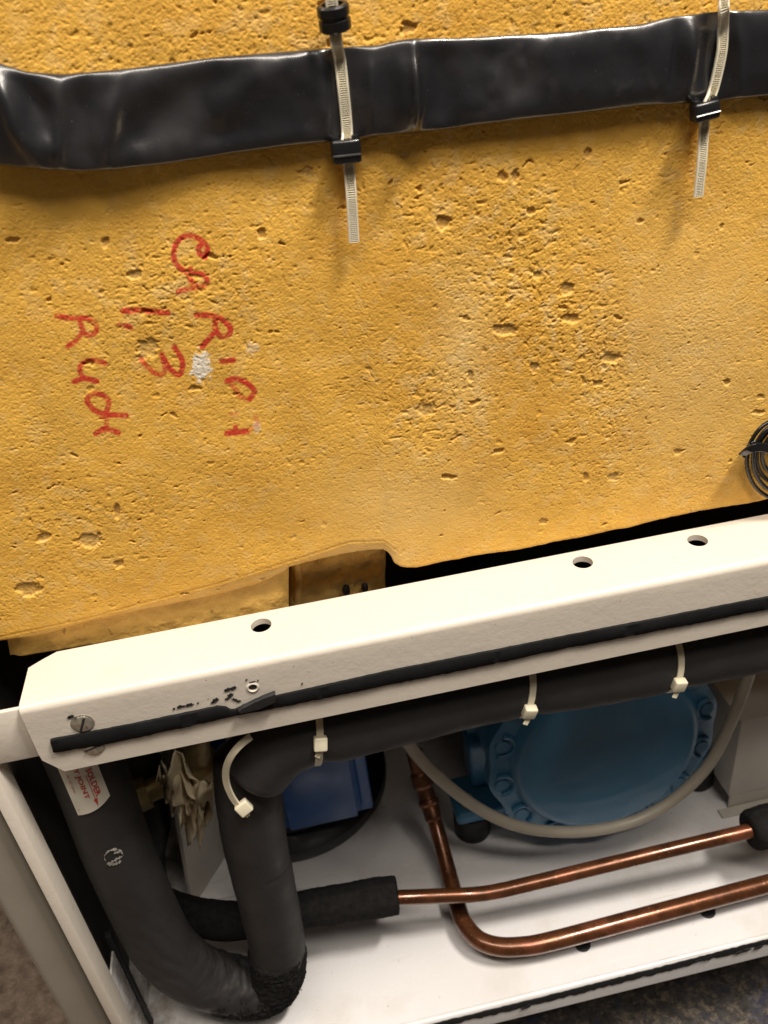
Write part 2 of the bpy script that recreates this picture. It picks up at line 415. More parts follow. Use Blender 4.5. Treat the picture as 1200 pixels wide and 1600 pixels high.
# fine creases, mostly along the lower right
cr = np.abs(perlin((U+wx*1.6)/26, (Wm+.21*U+wz*1.6)/5.0, 71)); msk = np.clip(.9*blob(930, 720, 260, 80)+.35*blob(1100, 560, 120, 120)+.3*blob(300, 750, 250, 150)+.13, 0, 1)
seg = sst(.05, .25, perlin(U/14, Wm/9, 73))
H -= .55*(1-sst(.0, .045, cr))*msk*seg
# hairline knife marks near the lower left edge and the shaved bevel below them
bev_px = np.array([(-60, 1008), (0, 996), (130, 968), (330, 915), (470, 872), (545, 848), (600, 845), (650, 884), (1300, 760)], float)
ybev = np.interp(PX, bev_px[:, 0], bev_px[:, 1])
dbev = np.clip(PY-ybev, 0, 80)
lft = 1-sst(600, 640, PX)
H = H*(1-.5*lft*sst(0, 10, dbev))-lft*dbev*.105
H -= .35*np.exp(-((PY-ybev)/1.8)**2)*lft
H -= 1.3*np.clip(1-(ZZ-zb[None, :])/.0022, 0, 1)**2      # rounded bottom edge
# ---- red marker strokes (from the photograph), as ink on the foam
def Zp(l): return [(60+a/3.243, 350+b/3.243) for a, b in l]
strokes = [
 (1, [(845, 165), (818, 150), (812, 120), (830, 103)]), (1, [(840, 168), (857, 140), (845, 100), (800, 68), (750, 60), (705, 90), (687, 140), (692, 190), (720, 225), (765, 250)]),
 (1, [(770, 228), (768, 275), (800, 312)]), (.9, [(765, 250), (805, 250), (840, 258), (855, 290), (830, 315), (795, 320), (755, 328), (710, 343)]),
 (1.25, [(428, 440), (520, 437), (655, 452)]), (1.1, [(440, 515), (465, 525)]), (.5, [(405, 510), (440, 515)]),
 (.9, [(92, 465), (160, 475), (245, 477)]), (.8, [(240, 475), (285, 500), (295, 535), (270, 562), (235, 552), (212, 500)]), (.8, [(225, 545), (190, 590), (150, 618)]),
 (.8, [(337, 706), (290, 690), (240, 695), (210, 725), (217, 760), (240, 785)]), (.9, [(182, 797), (235, 780), (296, 797)]),
 (.9, [(330, 965), (280, 940), (247, 895), (270, 865), (320, 865), (355, 900), (345, 950), (330, 972)]), (.9, [(445, 972), (380, 968), (322, 977)]), (.6, [(345, 975), (345, 1020), (340, 1050)]), (.9, [(290, 1062), (338, 1037), (370, 1045), (405, 1058)]),
 (.7, [(520, 690), (560, 735), (610, 765), (640, 750), (625, 660)]), (.95, [(632, 680), (670, 740), (715, 765), (730, 700), (690, 625)]),
 (1, [(800, 460), (860, 460), (920, 475), (970, 520), (965, 560), (920, 565), (895, 520), (900, 480)]), (1, [(895, 545), (865, 580), (830, 622)]),
 (.9, [(930, 696), (990, 690)]), (1, [(955, 797), (1000, 785), (1060, 810), (1095, 850), (1070, 888)]), (.6, [(1070, 888), (1030, 880), (1000, 840), (970, 800)]),
 (1.1, [(955, 1062), (1000, 1055), (1060, 1050)]), (.4, [(1060, 1050), (1110, 1015), (1100, 980)]), (.8, [(1000, 1030), (1000, 1060)]), (.3, [(975, 965), (1005, 965)])]
ink = np.zeros_like(H)
sel = np.where((PX > 70) & (PX < 430) & (PY > 345) & (PY < 700))
sx, sy = PX[sel], PY[sel]
brk = perlin(U[sel]/1.3, Wm[sel]/1.3, 81); brk2 = perlin(U[sel]/5, Wm[sel]/5, 82)
acc = np.zeros_like(sx)
for wgt, st in strokes:
    st3 = smooth_path([(a, b, 0) for a, b in Zp(st)], 4*len(st)) if len(st) > 2 else np.array([(a, b, 0) for a, b in Zp(st)])
    d = np.full_like(sx, 1e9)
    for (x1, y1, _), (x2, y2, _) in zip(st3, st3[1:]):
        vx, vy = x2-x1, y2-y1
        t = np.clip(((sx-x1)*vx+(sy-y1)*vy)/(vx*vx+vy*vy+1e-9), 0, 1)
        d = np.minimum(d, np.hypot(sx-x1-t*vx, sy-y1-t*vy))
    w = 4.5*(.75+.25*wgt)
    acc = np.maximum(acc, (1-sst(w-1.5, w+1.2, d+1.0*brk))*min(1, .55+.45*wgt)*(min(1, .35+.65*wgt)))
deep = np.clip(pit[sel]*1.3-.12, 0, .75)
ink[sel] = np.clip(acc*(1-deep)*(1.05+.40*brk2+.45*brk)*(1-.5*pin[sel]), 0, .95)
paper = np.zeros_like(H)
for cx, cy, rx, ry, a in [(314, 572, 17, 24, 1), (395, 545, 13, 10, .35), (402, 668, 7, 9, .5), (398, 540, 6, 4, .4)]:
    d = np.hypot((PX-cx)/rx, (PY-cy)/ry)+.45*perlin(U/2.6, Wm/2.6, 91)+.35*perlin(U/.9, Wm/.9, 92)
    paper = np.maximum(paper, a*(1-sst(.75, 1.0, d)))
H += .15*paper
stain = np.clip(.10+.42*fbm(U/38, Wm/30, 101, 4)+.18*perlin(U/6, Wm/6, 106), 0, 1)
for cx, cy, rx, ry, a in [(640, 480, 110, 160, .40), (960, 470, 120, 130, .2), (800, 640, 90, 90, .3), (830, 560, 90, 110, .25), (420, 830, 180, 60, .25), (600, 30, 700, 60, .35), (200, 930, 150, 40, .3), (1120, 780, 90, 30, .2), (640, 770, 120, 70, -.25), (720, 540, 45, 130, -.35), (1100, 600, 90, 120, -.2), (60, 640, 90, 90, -.15)]:
    stain = stain+a*blob(cx, cy, rx, ry)
stain = np.clip(.85*stain+.15*pit, 0, .75)
pale = np.clip(.42*blob(725, 545, 45, 120)+.35*blob(640, 790, 130, 70)+.35*blob(1080, 560, 130, 200)+.35*blob(600, 870, 60, 16)+.30*rough*sst(.1, .5, fbm(U/9, Wm/9, 111, 3))+.2*lft*sst(0, 8, dbev), 0, .7)
void = bigpit*.5
co = np.empty((nz, nx, 3), np.float32)
co[..., 0] = XX; co[..., 1] = -H/1000; co[..., 2] = ZZ
# underside rings running back from the bottom edge
back = []
for yy, zz in ((.0015, 0.0), (.005, -.0002), (.010, .0), (.020, .0), (.040, .0), (.08, .0), (.35, .0)):
    r = co[0].copy(); r[:, 1] = co[0, :, 1]+yy; r[:, 2] += zz; 
    if yy > .03: r[:, 2] = np.maximum(r[:, 2], -.287)
    back.append(r)
allv = np.concatenate([np.array(back[::-1]).reshape(-1, 3), co.reshape(-1, 3)])
nr = nz+len(back)
idx = (np.arange(nr-1)[:, None]*nx+np.arange(nx-1)[None, :])
Fq = np.stack([idx, idx+1, idx+nx+1, idx+nx], -1).reshape(-1, 4)
me = bpy.data.meshes.new("front_face")
me.vertices.add(len(allv)); me.vertices.foreach_set("co", allv.astype(np.float32).ravel())
me.loops.add(Fq.size); me.loops.foreach_set("vertex_index", Fq.astype(np.int32).ravel())
me.polygons.add(len(Fq)); me.polygons.foreach_set("loop_start", np.arange(0, Fq.size, 4, dtype=np.int32))
me.update(calc_edges=True); me.shade_smooth()
pad = np.zeros((len(back), nx))
def attr(nm, r, g, b):
    a = me.attributes.new(nm, 'FLOAT_COLOR', 'POINT')
    c = np.ones((nr*nx, 4), np.float32)
    for i, q in enumerate((r, g, b)): c[:, i] = np.concatenate([pad, q]).ravel()
    a.data.foreach_set("color", c.ravel())
attr("marks", ink, paper, 0*ink); attr("tone", stain, pale, void)
link("front_face", me, M_FOAM, foam)
box("foam_core", (X0+.002, .008, -.245), (X1-.002, .36, ZT-.002), M_FOAM_DARK, foam, bev=.003)
box("unseen_foam_end", (X1-.0005, .0004, -.2862), (.62, .36, ZT), M_FOAM, foam, bev=.002)  # continues the block out of view; added to keep light out below
# paler skin of the block, set back under the left end of the front face
def noise_sheet(name, pts, nu, nv, amp, sc, seed, m, parent, back=.02):
    """a bumpy slab through four corner points (facing the front), with real thickness"""
    a, b, c, d = [np.array(p, float) for p in pts]
    V = []
    for j in range(nv+1):
        for i in range(nu+1):
            u, v = i/nu, j/nv
            p = (a*(1-u)+b*u)*(1-v)+(d*(1-u)+c*u)*v
            e = min(u, 1-u, v, 1-v); rd = .004*max(0, 1-e*14)**2
            V.append(p+np.array([0, amp*float(fbm(np.array(p[0]*sc), np.array(p[2]*sc), seed, 3))+rd, 0]))
    n = len(V); per = [i for i in range(nu+1)]+[(nu+1)*j+nu for j in range(1, nv+1)]+[(nu+1)*nv+i for i in range(nu-1, -1, -1)]+[(nu+1)*j for j in range(nv-1, 0, -1)]
    F = [(j*(nu+1)+i, j*(nu+1)+i+1, (j+1)*(nu+1)+i+1, (j+1)*(nu+1)+i) for j in range(nv) for i in range(nu)]
    for k in per: V.append(V[k]+np.array([0, back, 0]))
    for q in range(len(per)):
        F.append((per[q], n+q, n+(q+1) % len(per), per[(q+1) % len(per)]))
    F.append(tuple(range(n, n+len(per))))
    return mesh(name, V, F, m, parent, sharp=50)
yS = .007
q = [onY(14, 1031, yS), onY(452, 965, yS), onY(452, 870, yS), onY(6, 990, yS)]
q[1][2] = min(q[1][2], -.300)
noise_sheet("lower_step", q, 160, 24, .0006, 110, 5, M_FOAM_CREAM, foam, back=.03)
# cut-out pocket in the bottom edge: its back wall, ribs and black blobs standing in for dark holes
yK = .027
noise_sheet("pocket_wall", [onY(452, 985, yK), onY(604, 965, yK), onY(604, 850, yK), onY(452, 850, yK)], 40, 30, .002, 90, 9, M_FOAM_DARK, foam, back=.02)
for pxx, w, yo in ((466, 16, -.001), (550, 12, .002)):
    P = smooth_path([onY(pxx+random.uniform(-3, 3), yv, yK+yo) for yv in (850, 880, 910, 960)], 16)
    tube("foam_rib", P, w/2/3000, M_FOAM_DARK, foam, 14, lambda V: .0010*pnoise3(V, 160, 3))
for a, b, r in ((541, 922, 7), (570, 918, 6)):
    bm = bmesh.new(); bmesh.ops.create_icosphere(bm, subdivisions=3, radius=r/3000, matrix=frame(onY(a, b, yK-.004), (0, -1, 0)))
    for v in bm.verts: v.co += Vector((random.uniform(-1, 1), random.uniform(-1, 1), random.uniform(-1, 1)))*.0002; v.co.z = onY(a, b, yK-.004)[2]+(v.co.z-onY(a, b, yK-.004)[2])*1.7
    from_bm("dark_hole_blob", bm, M_RUBBER, foam)

# ================================================================== BLACK FLAT TUBE ACROSS THE FOAM
top_px = [(-60, 78), (-30, 86), (0, 99), (40, 112), (100, 116), (200, 107), (330, 90), (450, 80), (520, 75), (560, 72), (590, 71), (612, 65), (640, 60), (700, 60), (800, 55), (900, 48), (1000, 38), (1040, 28), (1100, 20), (1140, 17), (1170, 16), (1200, 15), (1280, 9)]
bot_px = [(-60, 248), (-30, 252), (0, 258), (60, 264), (120, 267), (180, 265), (260, 256), (350, 241), (450, 228), (530, 220), (600, 210), (650, 207), (720, 198), (800, 188), (900, 177), (960, 170), (1000, 165), (1040, 163), (1090, 160), (1150, 154), (1200, 149), (1280, 142)]
ns, nc = 340, 56
sxs = np.linspace(-60, 1280, ns)
tp = np.interp(sxs, *np.array(top_px).T); bp = np.interp(sxs, *np.array(bot_px).T)
kk = np.hanning(9); kk /= kk.sum()
tp = np.convolve(np.pad(tp, 4, 'edge'), kk, 'valid'); bp = np.convolve(np.pad(bp, 4, 'edge'), kk, 'valid')
def gs(x, c, w): return np.exp(-((x-c)/w)**2)
half = .0036-.0008*gs(sxs, 537, 45)-.0008*gs(sxs, 1118, 40)+.0008*gs(sxs, 640, 25)+.0003*np.sin(sxs/70)
stand = .0010-.0004*gs(sxs, 535, 110)-.0004*gs(sxs, 1112, 100)+.0034*gs(sxs, 60, 150)+.0012*gs(sxs, 810, 130)
V = []
tpx = (sxs-0)
for i in range(ns):
    yc = -(stand[i]+half[i])
    T3 = onY(sxs[i], tp[i], yc); B3 = onY(sxs[i], bp[i], yc)
    c = (T3+B3)/2; hw = np.linalg.norm(T3-B3)/2; ud = (T3-B3)/(2*hw)
    for k in range(nc):
        th = 2*math.pi*k/nc
        cs, sn = math.cos(th), math.sin(th)
        e1 = math.copysign(abs(cs)**.75, cs)*hw; e2 = math.copysign(abs(sn)**.8, sn)*half[i]
        V.append(c+ud*e1+np.array([0, -e2, 0]))
V = np.array(V).reshape(ns, nc, 3)
Sx = np.repeat(sxs[:, None], nc, 1); Vt = np.cos(2*np.pi*np.arange(nc)/nc)[None, :]*np.ones((ns, 1)); fr = np.clip(np.sin(2*np.pi*np.arange(nc)/nc), 0, 1)[None, :]**.5
PYs = (tp+bp)[:, None]/2-Vt*(bp-tp)[:, None]/2
def gd(cx, cy, rx, ry, ang=0):
    a = math.radians(ang); X = Sx-cx; Y = PYs-cy
    u = X*math.cos(a)+Y*math.sin(a); v = -X*math.sin(a)+Y*math.cos(a)
    return np.exp(-(u/rx)**2-(v/ry)**2)
D = 0
D = D+1.6*gd(645, 140, 6, 60)+.8*gd(640, 165, 16, 40)           # sharp cross fold
D = D-1.5*gd(690, 135, 26, 52)-.8*gd(612, 160, 22, 40)          # hollows either side
D = D-.9*gd(770, 125, 36, 36)+.7*gd(768, 125, 16, 16)-.8*gd(812, 108, 22, 26)+.6*gd(812, 110, 9, 12)
D = D-1.7*gd(245, 180, 95, 30, -30)+1.0*gd(175, 190, 14, 70, 10)-1.3*gd(130, 190, 22, 60)+1.1*gd(95, 200, 10, 60)
D = D-1.8*gd(60, 170, 50, 20, 50)+1.4*gd(28, 190, 14, 70, -28)-1.2*gd(330, 195, 60, 40, -25)+.8*gd(370, 150, 90, 22, -35)
D = D-1.2*gd(1118, 90, 22, 90)+1.0*gd(1072, 100, 10, 60, 8)-.9*gd(1050, 100, 10, 60, 10)+.6*gd(1150, 90, 7, 60)
D = D-1.2*gd(540, 150, 26, 90)+.7*gd(505, 150, 10, 60)+.7*gd(577, 150, 10, 60)-.5*gd(460, 170, 40, 30)
D = D+.50*perlin(Sx/75, PYs/60, 5)+.10*perlin(Sx/22, PYs/40, 6)
V[..., 1] -= D*fr*.0025
F = [(i*nc+k, i*nc+(k+1) % nc, (i+1)*nc+(k+1) % nc, (i+1)*nc+k) for i in range(ns-1) for k in range(nc)]
F.append(tuple(range(nc))[::-1]); F.append(tuple((ns-1)*nc+k for k in range(nc)))
duct = mesh("flat_tube", V.reshape(-1, 3), F, M_PVC)
tag(duct, "glossy black flattened plastic tube strapped across the top of the yellow foam", "tube")
ductV = V
def duct_front(px, py):
    """front surface depth of the flat tube near a photograph position"""
    i = int(np.argmin(np.abs(sxs-px)))
    yc = -(stand[i]+half[i])
    u = ((tp[i]+bp[i])/2-py)/((bp[i]-tp[i])/2)
    k = int(np.argmin(np.abs(Vt[i]-max(-1, min(1, u)))+(fr[0] < .02)*1.0*(abs(u) < .9)))
    return min(ductV[i, k, 1], yc)

# ---- white ties with black collars over the tube
def foam_tie(pts, label, tail_from):
    P3 = []
    for a, b, y in pts:
        P3.append(onY(a, b, duct_front(a, b)-.0010 if y is None else y))
    P = smooth_path(P3, 260)
    t = thing("cable_tie", P3[-1], label, "cable tie", "white cable ties strapping the flat tube to the foam")
    ribbon("strap", P, .0047, .0011, (0, -1, 0), M_NYLON, t, teeth=True)
    return t
tie1 = foam_tie([(515, -25, -.012), (519, 15, -.011), (522, 40, -.0100), (526, 70, -.0100), (531, 95, None), (536, 140, None), (540, 180, None), (542, 208, None), (541, 226, -.0078), (542, 242, -.0065), (545, 262, -.0052), (549, 310, -.0060), (553, 378, -.0055)],
                "longer hanging white cable tie with two black collars, nearer the middle of the flat tube", 240)
tie2 = foam_tie([(1131, -30, -.008), (1130, 0, -.009), (1130, 18, -.0095), (1129, 45, None), (1127, 80, None), (1119, 120, None), (1112, 145, None), (1105, 163, -.0080), (1101, 180, -.0065), (1099, 200, -.0050), (1096, 250, -.0060), (1090, 307, -.0060)],
                "short curved white cable tie over the flat tube's right end, with one black collar", 185)
def collar_block(a, b, y, tilt, parent, wpx=41, hpx=29):
    o = onY(a, b, y)
    m = frame(o, (0, -1, 0), (math.cos(tilt), 0, math.sin(tilt)))
    s = 1/3330.
    bm = bmesh.new()
    w, h = wpx*s, hpx*s/.93
    bm_box(bm, (-w/2, -h/2, -.0035), (w/2, h/2, .0035), m, .0013, 3)
    bm_box(bm, (-w*.47, h*.36, -.0030), (-w*.22, h*.66, .0022), m, .0008, 2)
    bm_box(bm, (w*.22, h*.36, -.0030), (w*.47, h*.66, .0022), m, .0008, 2)
    bm_box(bm, (-w*.50, -h*.18, -.0030), (w*.50, -h*.08, .0040), m, .0004, 1)
    return from_bm("collar", bm, M_BLACK_NYLON, parent)
collar_block(540.5, 236, -.0068, -.03, tie1)
collar_block(1101, 173, -.0078, .10, tie2, 39, 24)
def ring_collar(a, b, y, parent):
    o = onY(a, b, y); m = frame(o, (0.06, .25, -1), (1, 0, 0))
    bm = bmesh.new()
    R, h, w = .0063, .0046, .0021
    prof = []
    for k in range(10):
        pass
    pr = [(R-w, -h), (R-.0006, -h), (R, -h+.0006), (R, -.0009), (R-.0007, -.0006), (R-.0007, .0004), (R, .0007), (R, h-.0006), (R-.0006, h), (R-w, h)]
    seg = 48; rings = []
    for r, z in pr:
        rings.append([bm.verts.new(m @ Vector((r*math.cos(2*math.pi*k/seg), r*.82*math.sin(2*math.pi*k/seg), z))) for k in range(seg)])
    for i in range(len(rings)):
        A, B = rings[i], rings[(i+1) % len(rings)]
        for k in range(seg): bm.faces.new((A[k], A[(k+1) % seg], B[(k+1) % seg], B[k]))
    return from_bm("collar", bm, M_BLACK_NYLON, parent)
ring_collar(522, 27, -.0098, tie1)

# ---- coil of thin black cable at the right edge
coil = thing("cable_coil", onY(1222, 720, -.01), "coil of thin black cable bound with tape at the right edge of the foam", "cable")
for rx, rz, cx, cy, dyy in ((57, 64, 1224, 716, -.006), (49, 56, 1226, 714, -.0085), (44, 47, 1226, 710, -.006), (35, 36, 1226, 708, -.009), (24, 25, 1227, 704, -.006)):
    P = [onY(cx+rx*math.cos(t)-4*math.sin(t), cy+rz*math.sin(t), dyy-.002*math.sin(2*t)) for t in np.linspace(0, 2*math.pi, 60)]
    tube("cable_loop", P, .0012, M_BLACK_NYLON, coil, 10)
P = [onY(a, b, y) for a, b, y in ((1160, 709, -.008), (1172, 701, -.0115), (1190, 698, -.012), (1215, 706, -.012), (1240, 716, -.010))]
ribbon("binding_tape", smooth_path(P, 24), .0050, .0012, (0, -1, .1), M_BLACK_NYLON, coil)
for a, b in ((1166, 704), (1171, 697), (1164, 711), (1177, 692)):
    bm = bmesh.new(); bm_box(bm, (-.0016, -.0010, -.0006), (.0016, .0010, .0006), frame(onY(a, b, -.008), (.2, -1, .3), (1, 0, random.uniform(.2, 1))), .0003, 1)
    from_bm("tape_end", bm, M_BLACK_NYLON, coil)

# ================================================================== WHITE ANGLE RAIL
ZR, YB, YF, ZB = -.2997, .0020, -.0391, -.3489
TH = .0038
rail = thing("angle_rail", (0.1, YF, ZB), "long cream white painted steel angle rail with black tape strip, below the yellow foam", "rail")
XL, XR = -.1560, .64
c1 = onZ(87, 1019, ZR)[0]; c2 = onZ(53, 1040, ZR)
d1 = onY(101, 1205, YF)[0]; d2 = onY(66, 1187, YF)[2]
# L section swept along x with a bent outer corner; both flanges' left ends are clipped at the corner
def sec(n=8, R=.0042, r=.0012):
    o = [(YB, ZR)]
    for k in range(n+1):
        t = math.pi/2*k/n; o.append((YF+R-R*math.sin(t), ZR-R+R*math.cos(t)))
    o.append((YF, ZB))
    i = [(YF+TH, ZB)]
    for k in range(n+1):
        t = math.pi/2*k/n; i.append((YF+TH+r-r*math.cos(t), ZR-TH-r+r*math.sin(t)))
    i.append((YB, ZR-TH))
    return o+i
SC = sec()
# insert extra points so the chamfers can be cut
def left_x(y, z):
    x = XL
    if y > c2[1]: x = max(x, XL+.0005+(c1-XL)*(y-c2[1])/(YB-c2[1]))
    if z < d2: x = max(x, XL+(d1-XL)*(d2-z)/(d2-ZB))
    return x
SC2 = []
for a, b in zip(SC, SC[1:]+SC[:1]):
    SC2.append(a)
    L_ = math.hypot(b[0]-a[0], b[1]-a[1])
    if L_ > .01:
        for k in range(1, 8): SC2.append((a[0]+(b[0]-a[0])*k/8, a[1]+(b[1]-a[1])*k/8))
m_ = len(SC2)
nX = 60
V = []
for j in range(nX+1):
    for (y, z) in SC2:
        l = left_x(y, z); V.append((l+(XR-l)*j/nX, y, z))
F = [(j*m_+k, j*m_+(k+1) % m_, (j+1)*m_+(k+1) % m_, (j+1)*m_+k) for j in range(nX) for k in range(m_)]
F.append(tuple(range(m_))[::-1]); F.append(tuple(nX*m_+k for k in range(m_)))
me = bpy.data.meshes.new("angle_bar"); me.from_pydata(V, [], F)
bm = bmesh.new(); bm.from_mesh(me)
bmesh.ops.triangulate(bm, faces=[f for f in bm.faces if len(f.verts) > 4])
bmesh.ops.recalc_face_normals(bm, faces=bm.faces[:]); bm.to_mesh(me); bm.free()
bar = link("angle_bar", me, M_PAINT, rail)
cut = bmesh.new()
for a, b in ((408, 977), (910.5, 878.5), (1090, 844.5)):
    bm_cyl(cut, .0058, .0058, .03, Matrix.Translation(Vector(onZ(a, b, ZR))), 40)
hp = onY(395, 1074, YF)
bm_cyl(cut, .0024, .0024, .03, frame(hp, (0, -1, 0)), 24)
cm = bpy.data.meshes.new("cut"); cut.to_mesh(cm); cut.free()
co_ = bpy.data.objects.new("cut", cm); COL.objects.link(co_)
md = bar.modifiers.new("b", 'BOOLEAN'); md.operation = 'DIFFERENCE'; md.solver = 'EXACT'; md.object = co_
bpy.context.view_layer.update()
dg = bpy.context.evaluated_depsgraph_get()
nm = bpy.data.meshes.new_from_object(bar.evaluated_get(dg))
bar.modifiers.clear(); bar.data = nm; nm.name = "angle_bar"
bpy.data.objects.remove(co_)
nm.shade_smooth(); nm.set_sharp_from_angle(angle=math.radians(24))
# ---- black foam tape on the front flange
def strip(name, toppx, botpx, y0, thick, m, parent, n=260, rag=.5, seed=1):
    xs_ = np.linspace(max(toppx[0][0], botpx[0][0]-8), toppx[-1][0], n)
    tp_ = np.interp(xs_, *np.array(toppx).T); bp_ = np.interp(xs_, *np.array(botpx).T)
    tp_ = tp_+rag*perlin(xs_/9, xs_*0+.4, seed); bp_ = bp_+1.6*rag*perlin(xs_/11, xs_*0+.4, seed+1)+rag*.8*perlin(xs_/3.5, xs_*0+.4, seed+2)
    V = []
    for i in range(n):
        a = onY(xs_[i], tp_[i], y0); b = onY(xs_[i]+(5 if i == 0 else 0), bp_[i], y0)
        e = .0004
        d = (b-a)/np.linalg.norm(b-a)
        bulge = thick*(.96+.10*math.sin(xs_[i]/37)+.05*math.sin(xs_[i]/11))
        V += [a, a+[0, -bulge*.8, 0], a+d*e+[0, -bulge, 0], (a+b)/2+[0, -bulge*1.04, 0], b-d*e+[0, -bulge, 0], b+[0, -bulge*.8, 0], b]
    q = 7
    F = [(i*q+k, i*q+(k+1) % q, (i+1)*q+(k+1) % q, (i+1)*q+k) for i in range(n-1) for k in range(q)]
    F.append(tuple(range(q))[::-1]); F.append(tuple((n-1)*q+k for k in range(q)))
    return mesh(name, V, F, m, parent, sharp=40)
strip("tape_strip", [(79, 1154), (200, 1131), (340, 1102), (354, 1103), (358, 1107), (370, 1107), (376, 1102), (426, 1091), (431, 1086), (600, 1048.5), (900, 989), (1050, 960), (1200, 931), (1330, 905), (1900, 791)],
      [(86, 1173.5), (160, 1162), (240, 1145), (360, 1118), (420, 1107), (600, 1069.5), (640, 1062), (820, 1025), (835, 1021), (1050, 979), (1070, 976), (1200, 950), (1330, 924), (1900, 809)], YF-.0001, .0016, M_FOAMTAPE, rail, seed=3)
strip("torn_tape_piece", [(372, 1106), (380, 1100), (400, 1091), (428, 1079), (430, 1079.5)], [(378, 1110), (386, 1109), (405, 1104), (430, 1093), (431, 1093)], YF-.0019, .0030, M_RUBBER, rail, n=40, rag=.6, seed=9)
# tape residue rubbed onto the paint
def patch(a, b, w, h, rot, seed, m, parent, y=YF-.0002, th=.0003):
    o = onY(a, b, y); n = 26; s = 1/2900.
    pts = []
    for k in range(n):
        t = 2*math.pi*k/n; r = 1+.55*float(perlin(np.array(math.cos(t)*2.1+seed), np.array(math.sin(t)*2.1), seed))+.25*random.uniform(-1, 1)
        x_, z_ = w/2*r*math.cos(t), h/2*r*math.sin(t)
        c_, s_ = math.cos(rot), math.sin(rot)
        pts.append((o[0]+(x_*c_-z_*s_)*s, y, o[2]+(x_*s_+z_*c_)*s))
    V = pts+[(p[0], p[1]-th, p[2]) for p in pts]
    F = [tuple(range(n, 2*n))]+[(k, (k+1) % n, n+(k+1) % n, n+k) for k in range(n)]
    return V, F
V, F = [], []
for i, (a, b, w, h, r) in enumerate([(356, 1077, 9, 6, .2), (364, 1075, 9, 6, .3), (360, 1086, 8, 6, .5), (356, 1091, 10, 4, .4), (367, 1093, 8, 4, -.7), (373, 1095, 6, 3, 0), (336, 1094, 11, 6, .5), (332, 1097, 6, 3, .4), (296, 1101, 12, 5, .1), (281, 1104, 9, 5, .25), (272, 1107, 4, 3, .3), (287, 1103, 5, 3, 0), (352, 1079, 4, 3, 0), (309, 1098, 3, 2, 0), (395, 1065, 9, 1.5, 0), (385, 1062, 3, 2, 0), (403, 1063, 3, 1.5, .3), (472, 1068, 2, 5, -.4), (111, 1119, 9, 5, .2), (108, 1121, 5, 4, 0)]):
    v, f = patch(a, b, w, h, r, i+2, None, None)
    F += [tuple(k+len(V) for k in q) for q in f]; V += v
mesh("tape_residue", V, F, M_RESIDUE_RECESS, rail, smooth=False)['kind'] = 'stuff'
# screws and the threaded hole's rim
def screw(a, b, rot):
    o = onY(a, b, YF-.0001); m = frame(o, (0, -1, 0), (math.cos(rot), 0, math.sin(rot)))
    bm = bmesh.new(); R = .0052
    lathe(bm, [(R*1.18, -.0008), (R*1.18, .0001), (R*1.06, .0003), (R, .0002), (R*.99, .0007), (R*.8, .00105), (R*.05, .0012)], m, 40)
    s = from_bm("screw", bm, M_STEEL, rail)
    bm = bmesh.new(); bm_box(bm, (-R*.93, -.00062, .0008), (R*.93, .00062, .00135), m, .0001, 1)
    from_bm("slot", bm, M_RESIDUE_RECESS, s)
    return s
screw(129, 1130.5, 1.12); screw(146, 1166.5, .25)
bm = bmesh.new()
m = frame(hp+np.array([0, -.0001, 0]), (0, -1, 0)); seg = 32; rings = []
for r, z in ((.0023, -.0012), (.0023, .0003), (.0026, .0006), (.0031, .0005), (.0037, .0)):
    rings.append([bm.verts.new(m @ Vector((r*math.cos(2*math.pi*k/seg), r*math.sin(2*math.pi*k/seg), z))) for k in range(seg)])
for A, B in zip(rings, rings[1:]):
    for k in range(seg): bm.faces.new((A[k], A[(k+1) % seg], B[(k+1) % seg], B[k]))
ti = from_bm("threaded_insert", bm, M_PAINT, rail)
bm = bmesh.new(); bm_cyl(bm, .0023, .0023, .0015, frame(hp+np.array([0, .0014, 0]), (0, -1, 0)), 24)  # dark disc set into the hole so that it shows black
from_bm("thread_bore", bm, M_RESIDUE_RECESS, ti)
# ================================================================== CABINET FRAME
frm = thing("cabinet_frame", (-.18, .05, ZF-.03), "white painted cabinet frame with left corner post and taupe side panel", "frame")
box("cross_bar", (-.30, -.0345, -.3392), (-.1475, -.0315, -.3035), M_PAINT, frm, bev=.0012)
box("corner_post", (-.1888, -.0372, -.760), (-.1815, -.0205, -.3445), M_PAINT, frm, bev=.0010)
bm = bmesh.new(); bm_box(bm, (-.2225, -.0280, -.84), (-.1960, .36, -.20), None, .006, 4)
from_bm("side_panel", bm, M_TAUPE, frm)
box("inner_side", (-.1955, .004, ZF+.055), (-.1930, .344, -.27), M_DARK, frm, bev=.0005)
box("rear_wall", (-.19, .345, -.72), (.62, .352, -.25), M_DARK, frm, bev=.0005)  # unseen back panel, added to close the compartment and keep it dark
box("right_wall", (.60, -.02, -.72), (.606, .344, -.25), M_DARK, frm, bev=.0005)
box("top_deck", (-.187, .060, -.283), (.60, .344, -.2795), M_DARK, frm, bev=.0005)  # unseen plate, added to shade the compartment under it
tray = thing("base_tray", (.2, .15, ZF-.025), "glossy white machine base tray with black tape along its front lip", "tray")
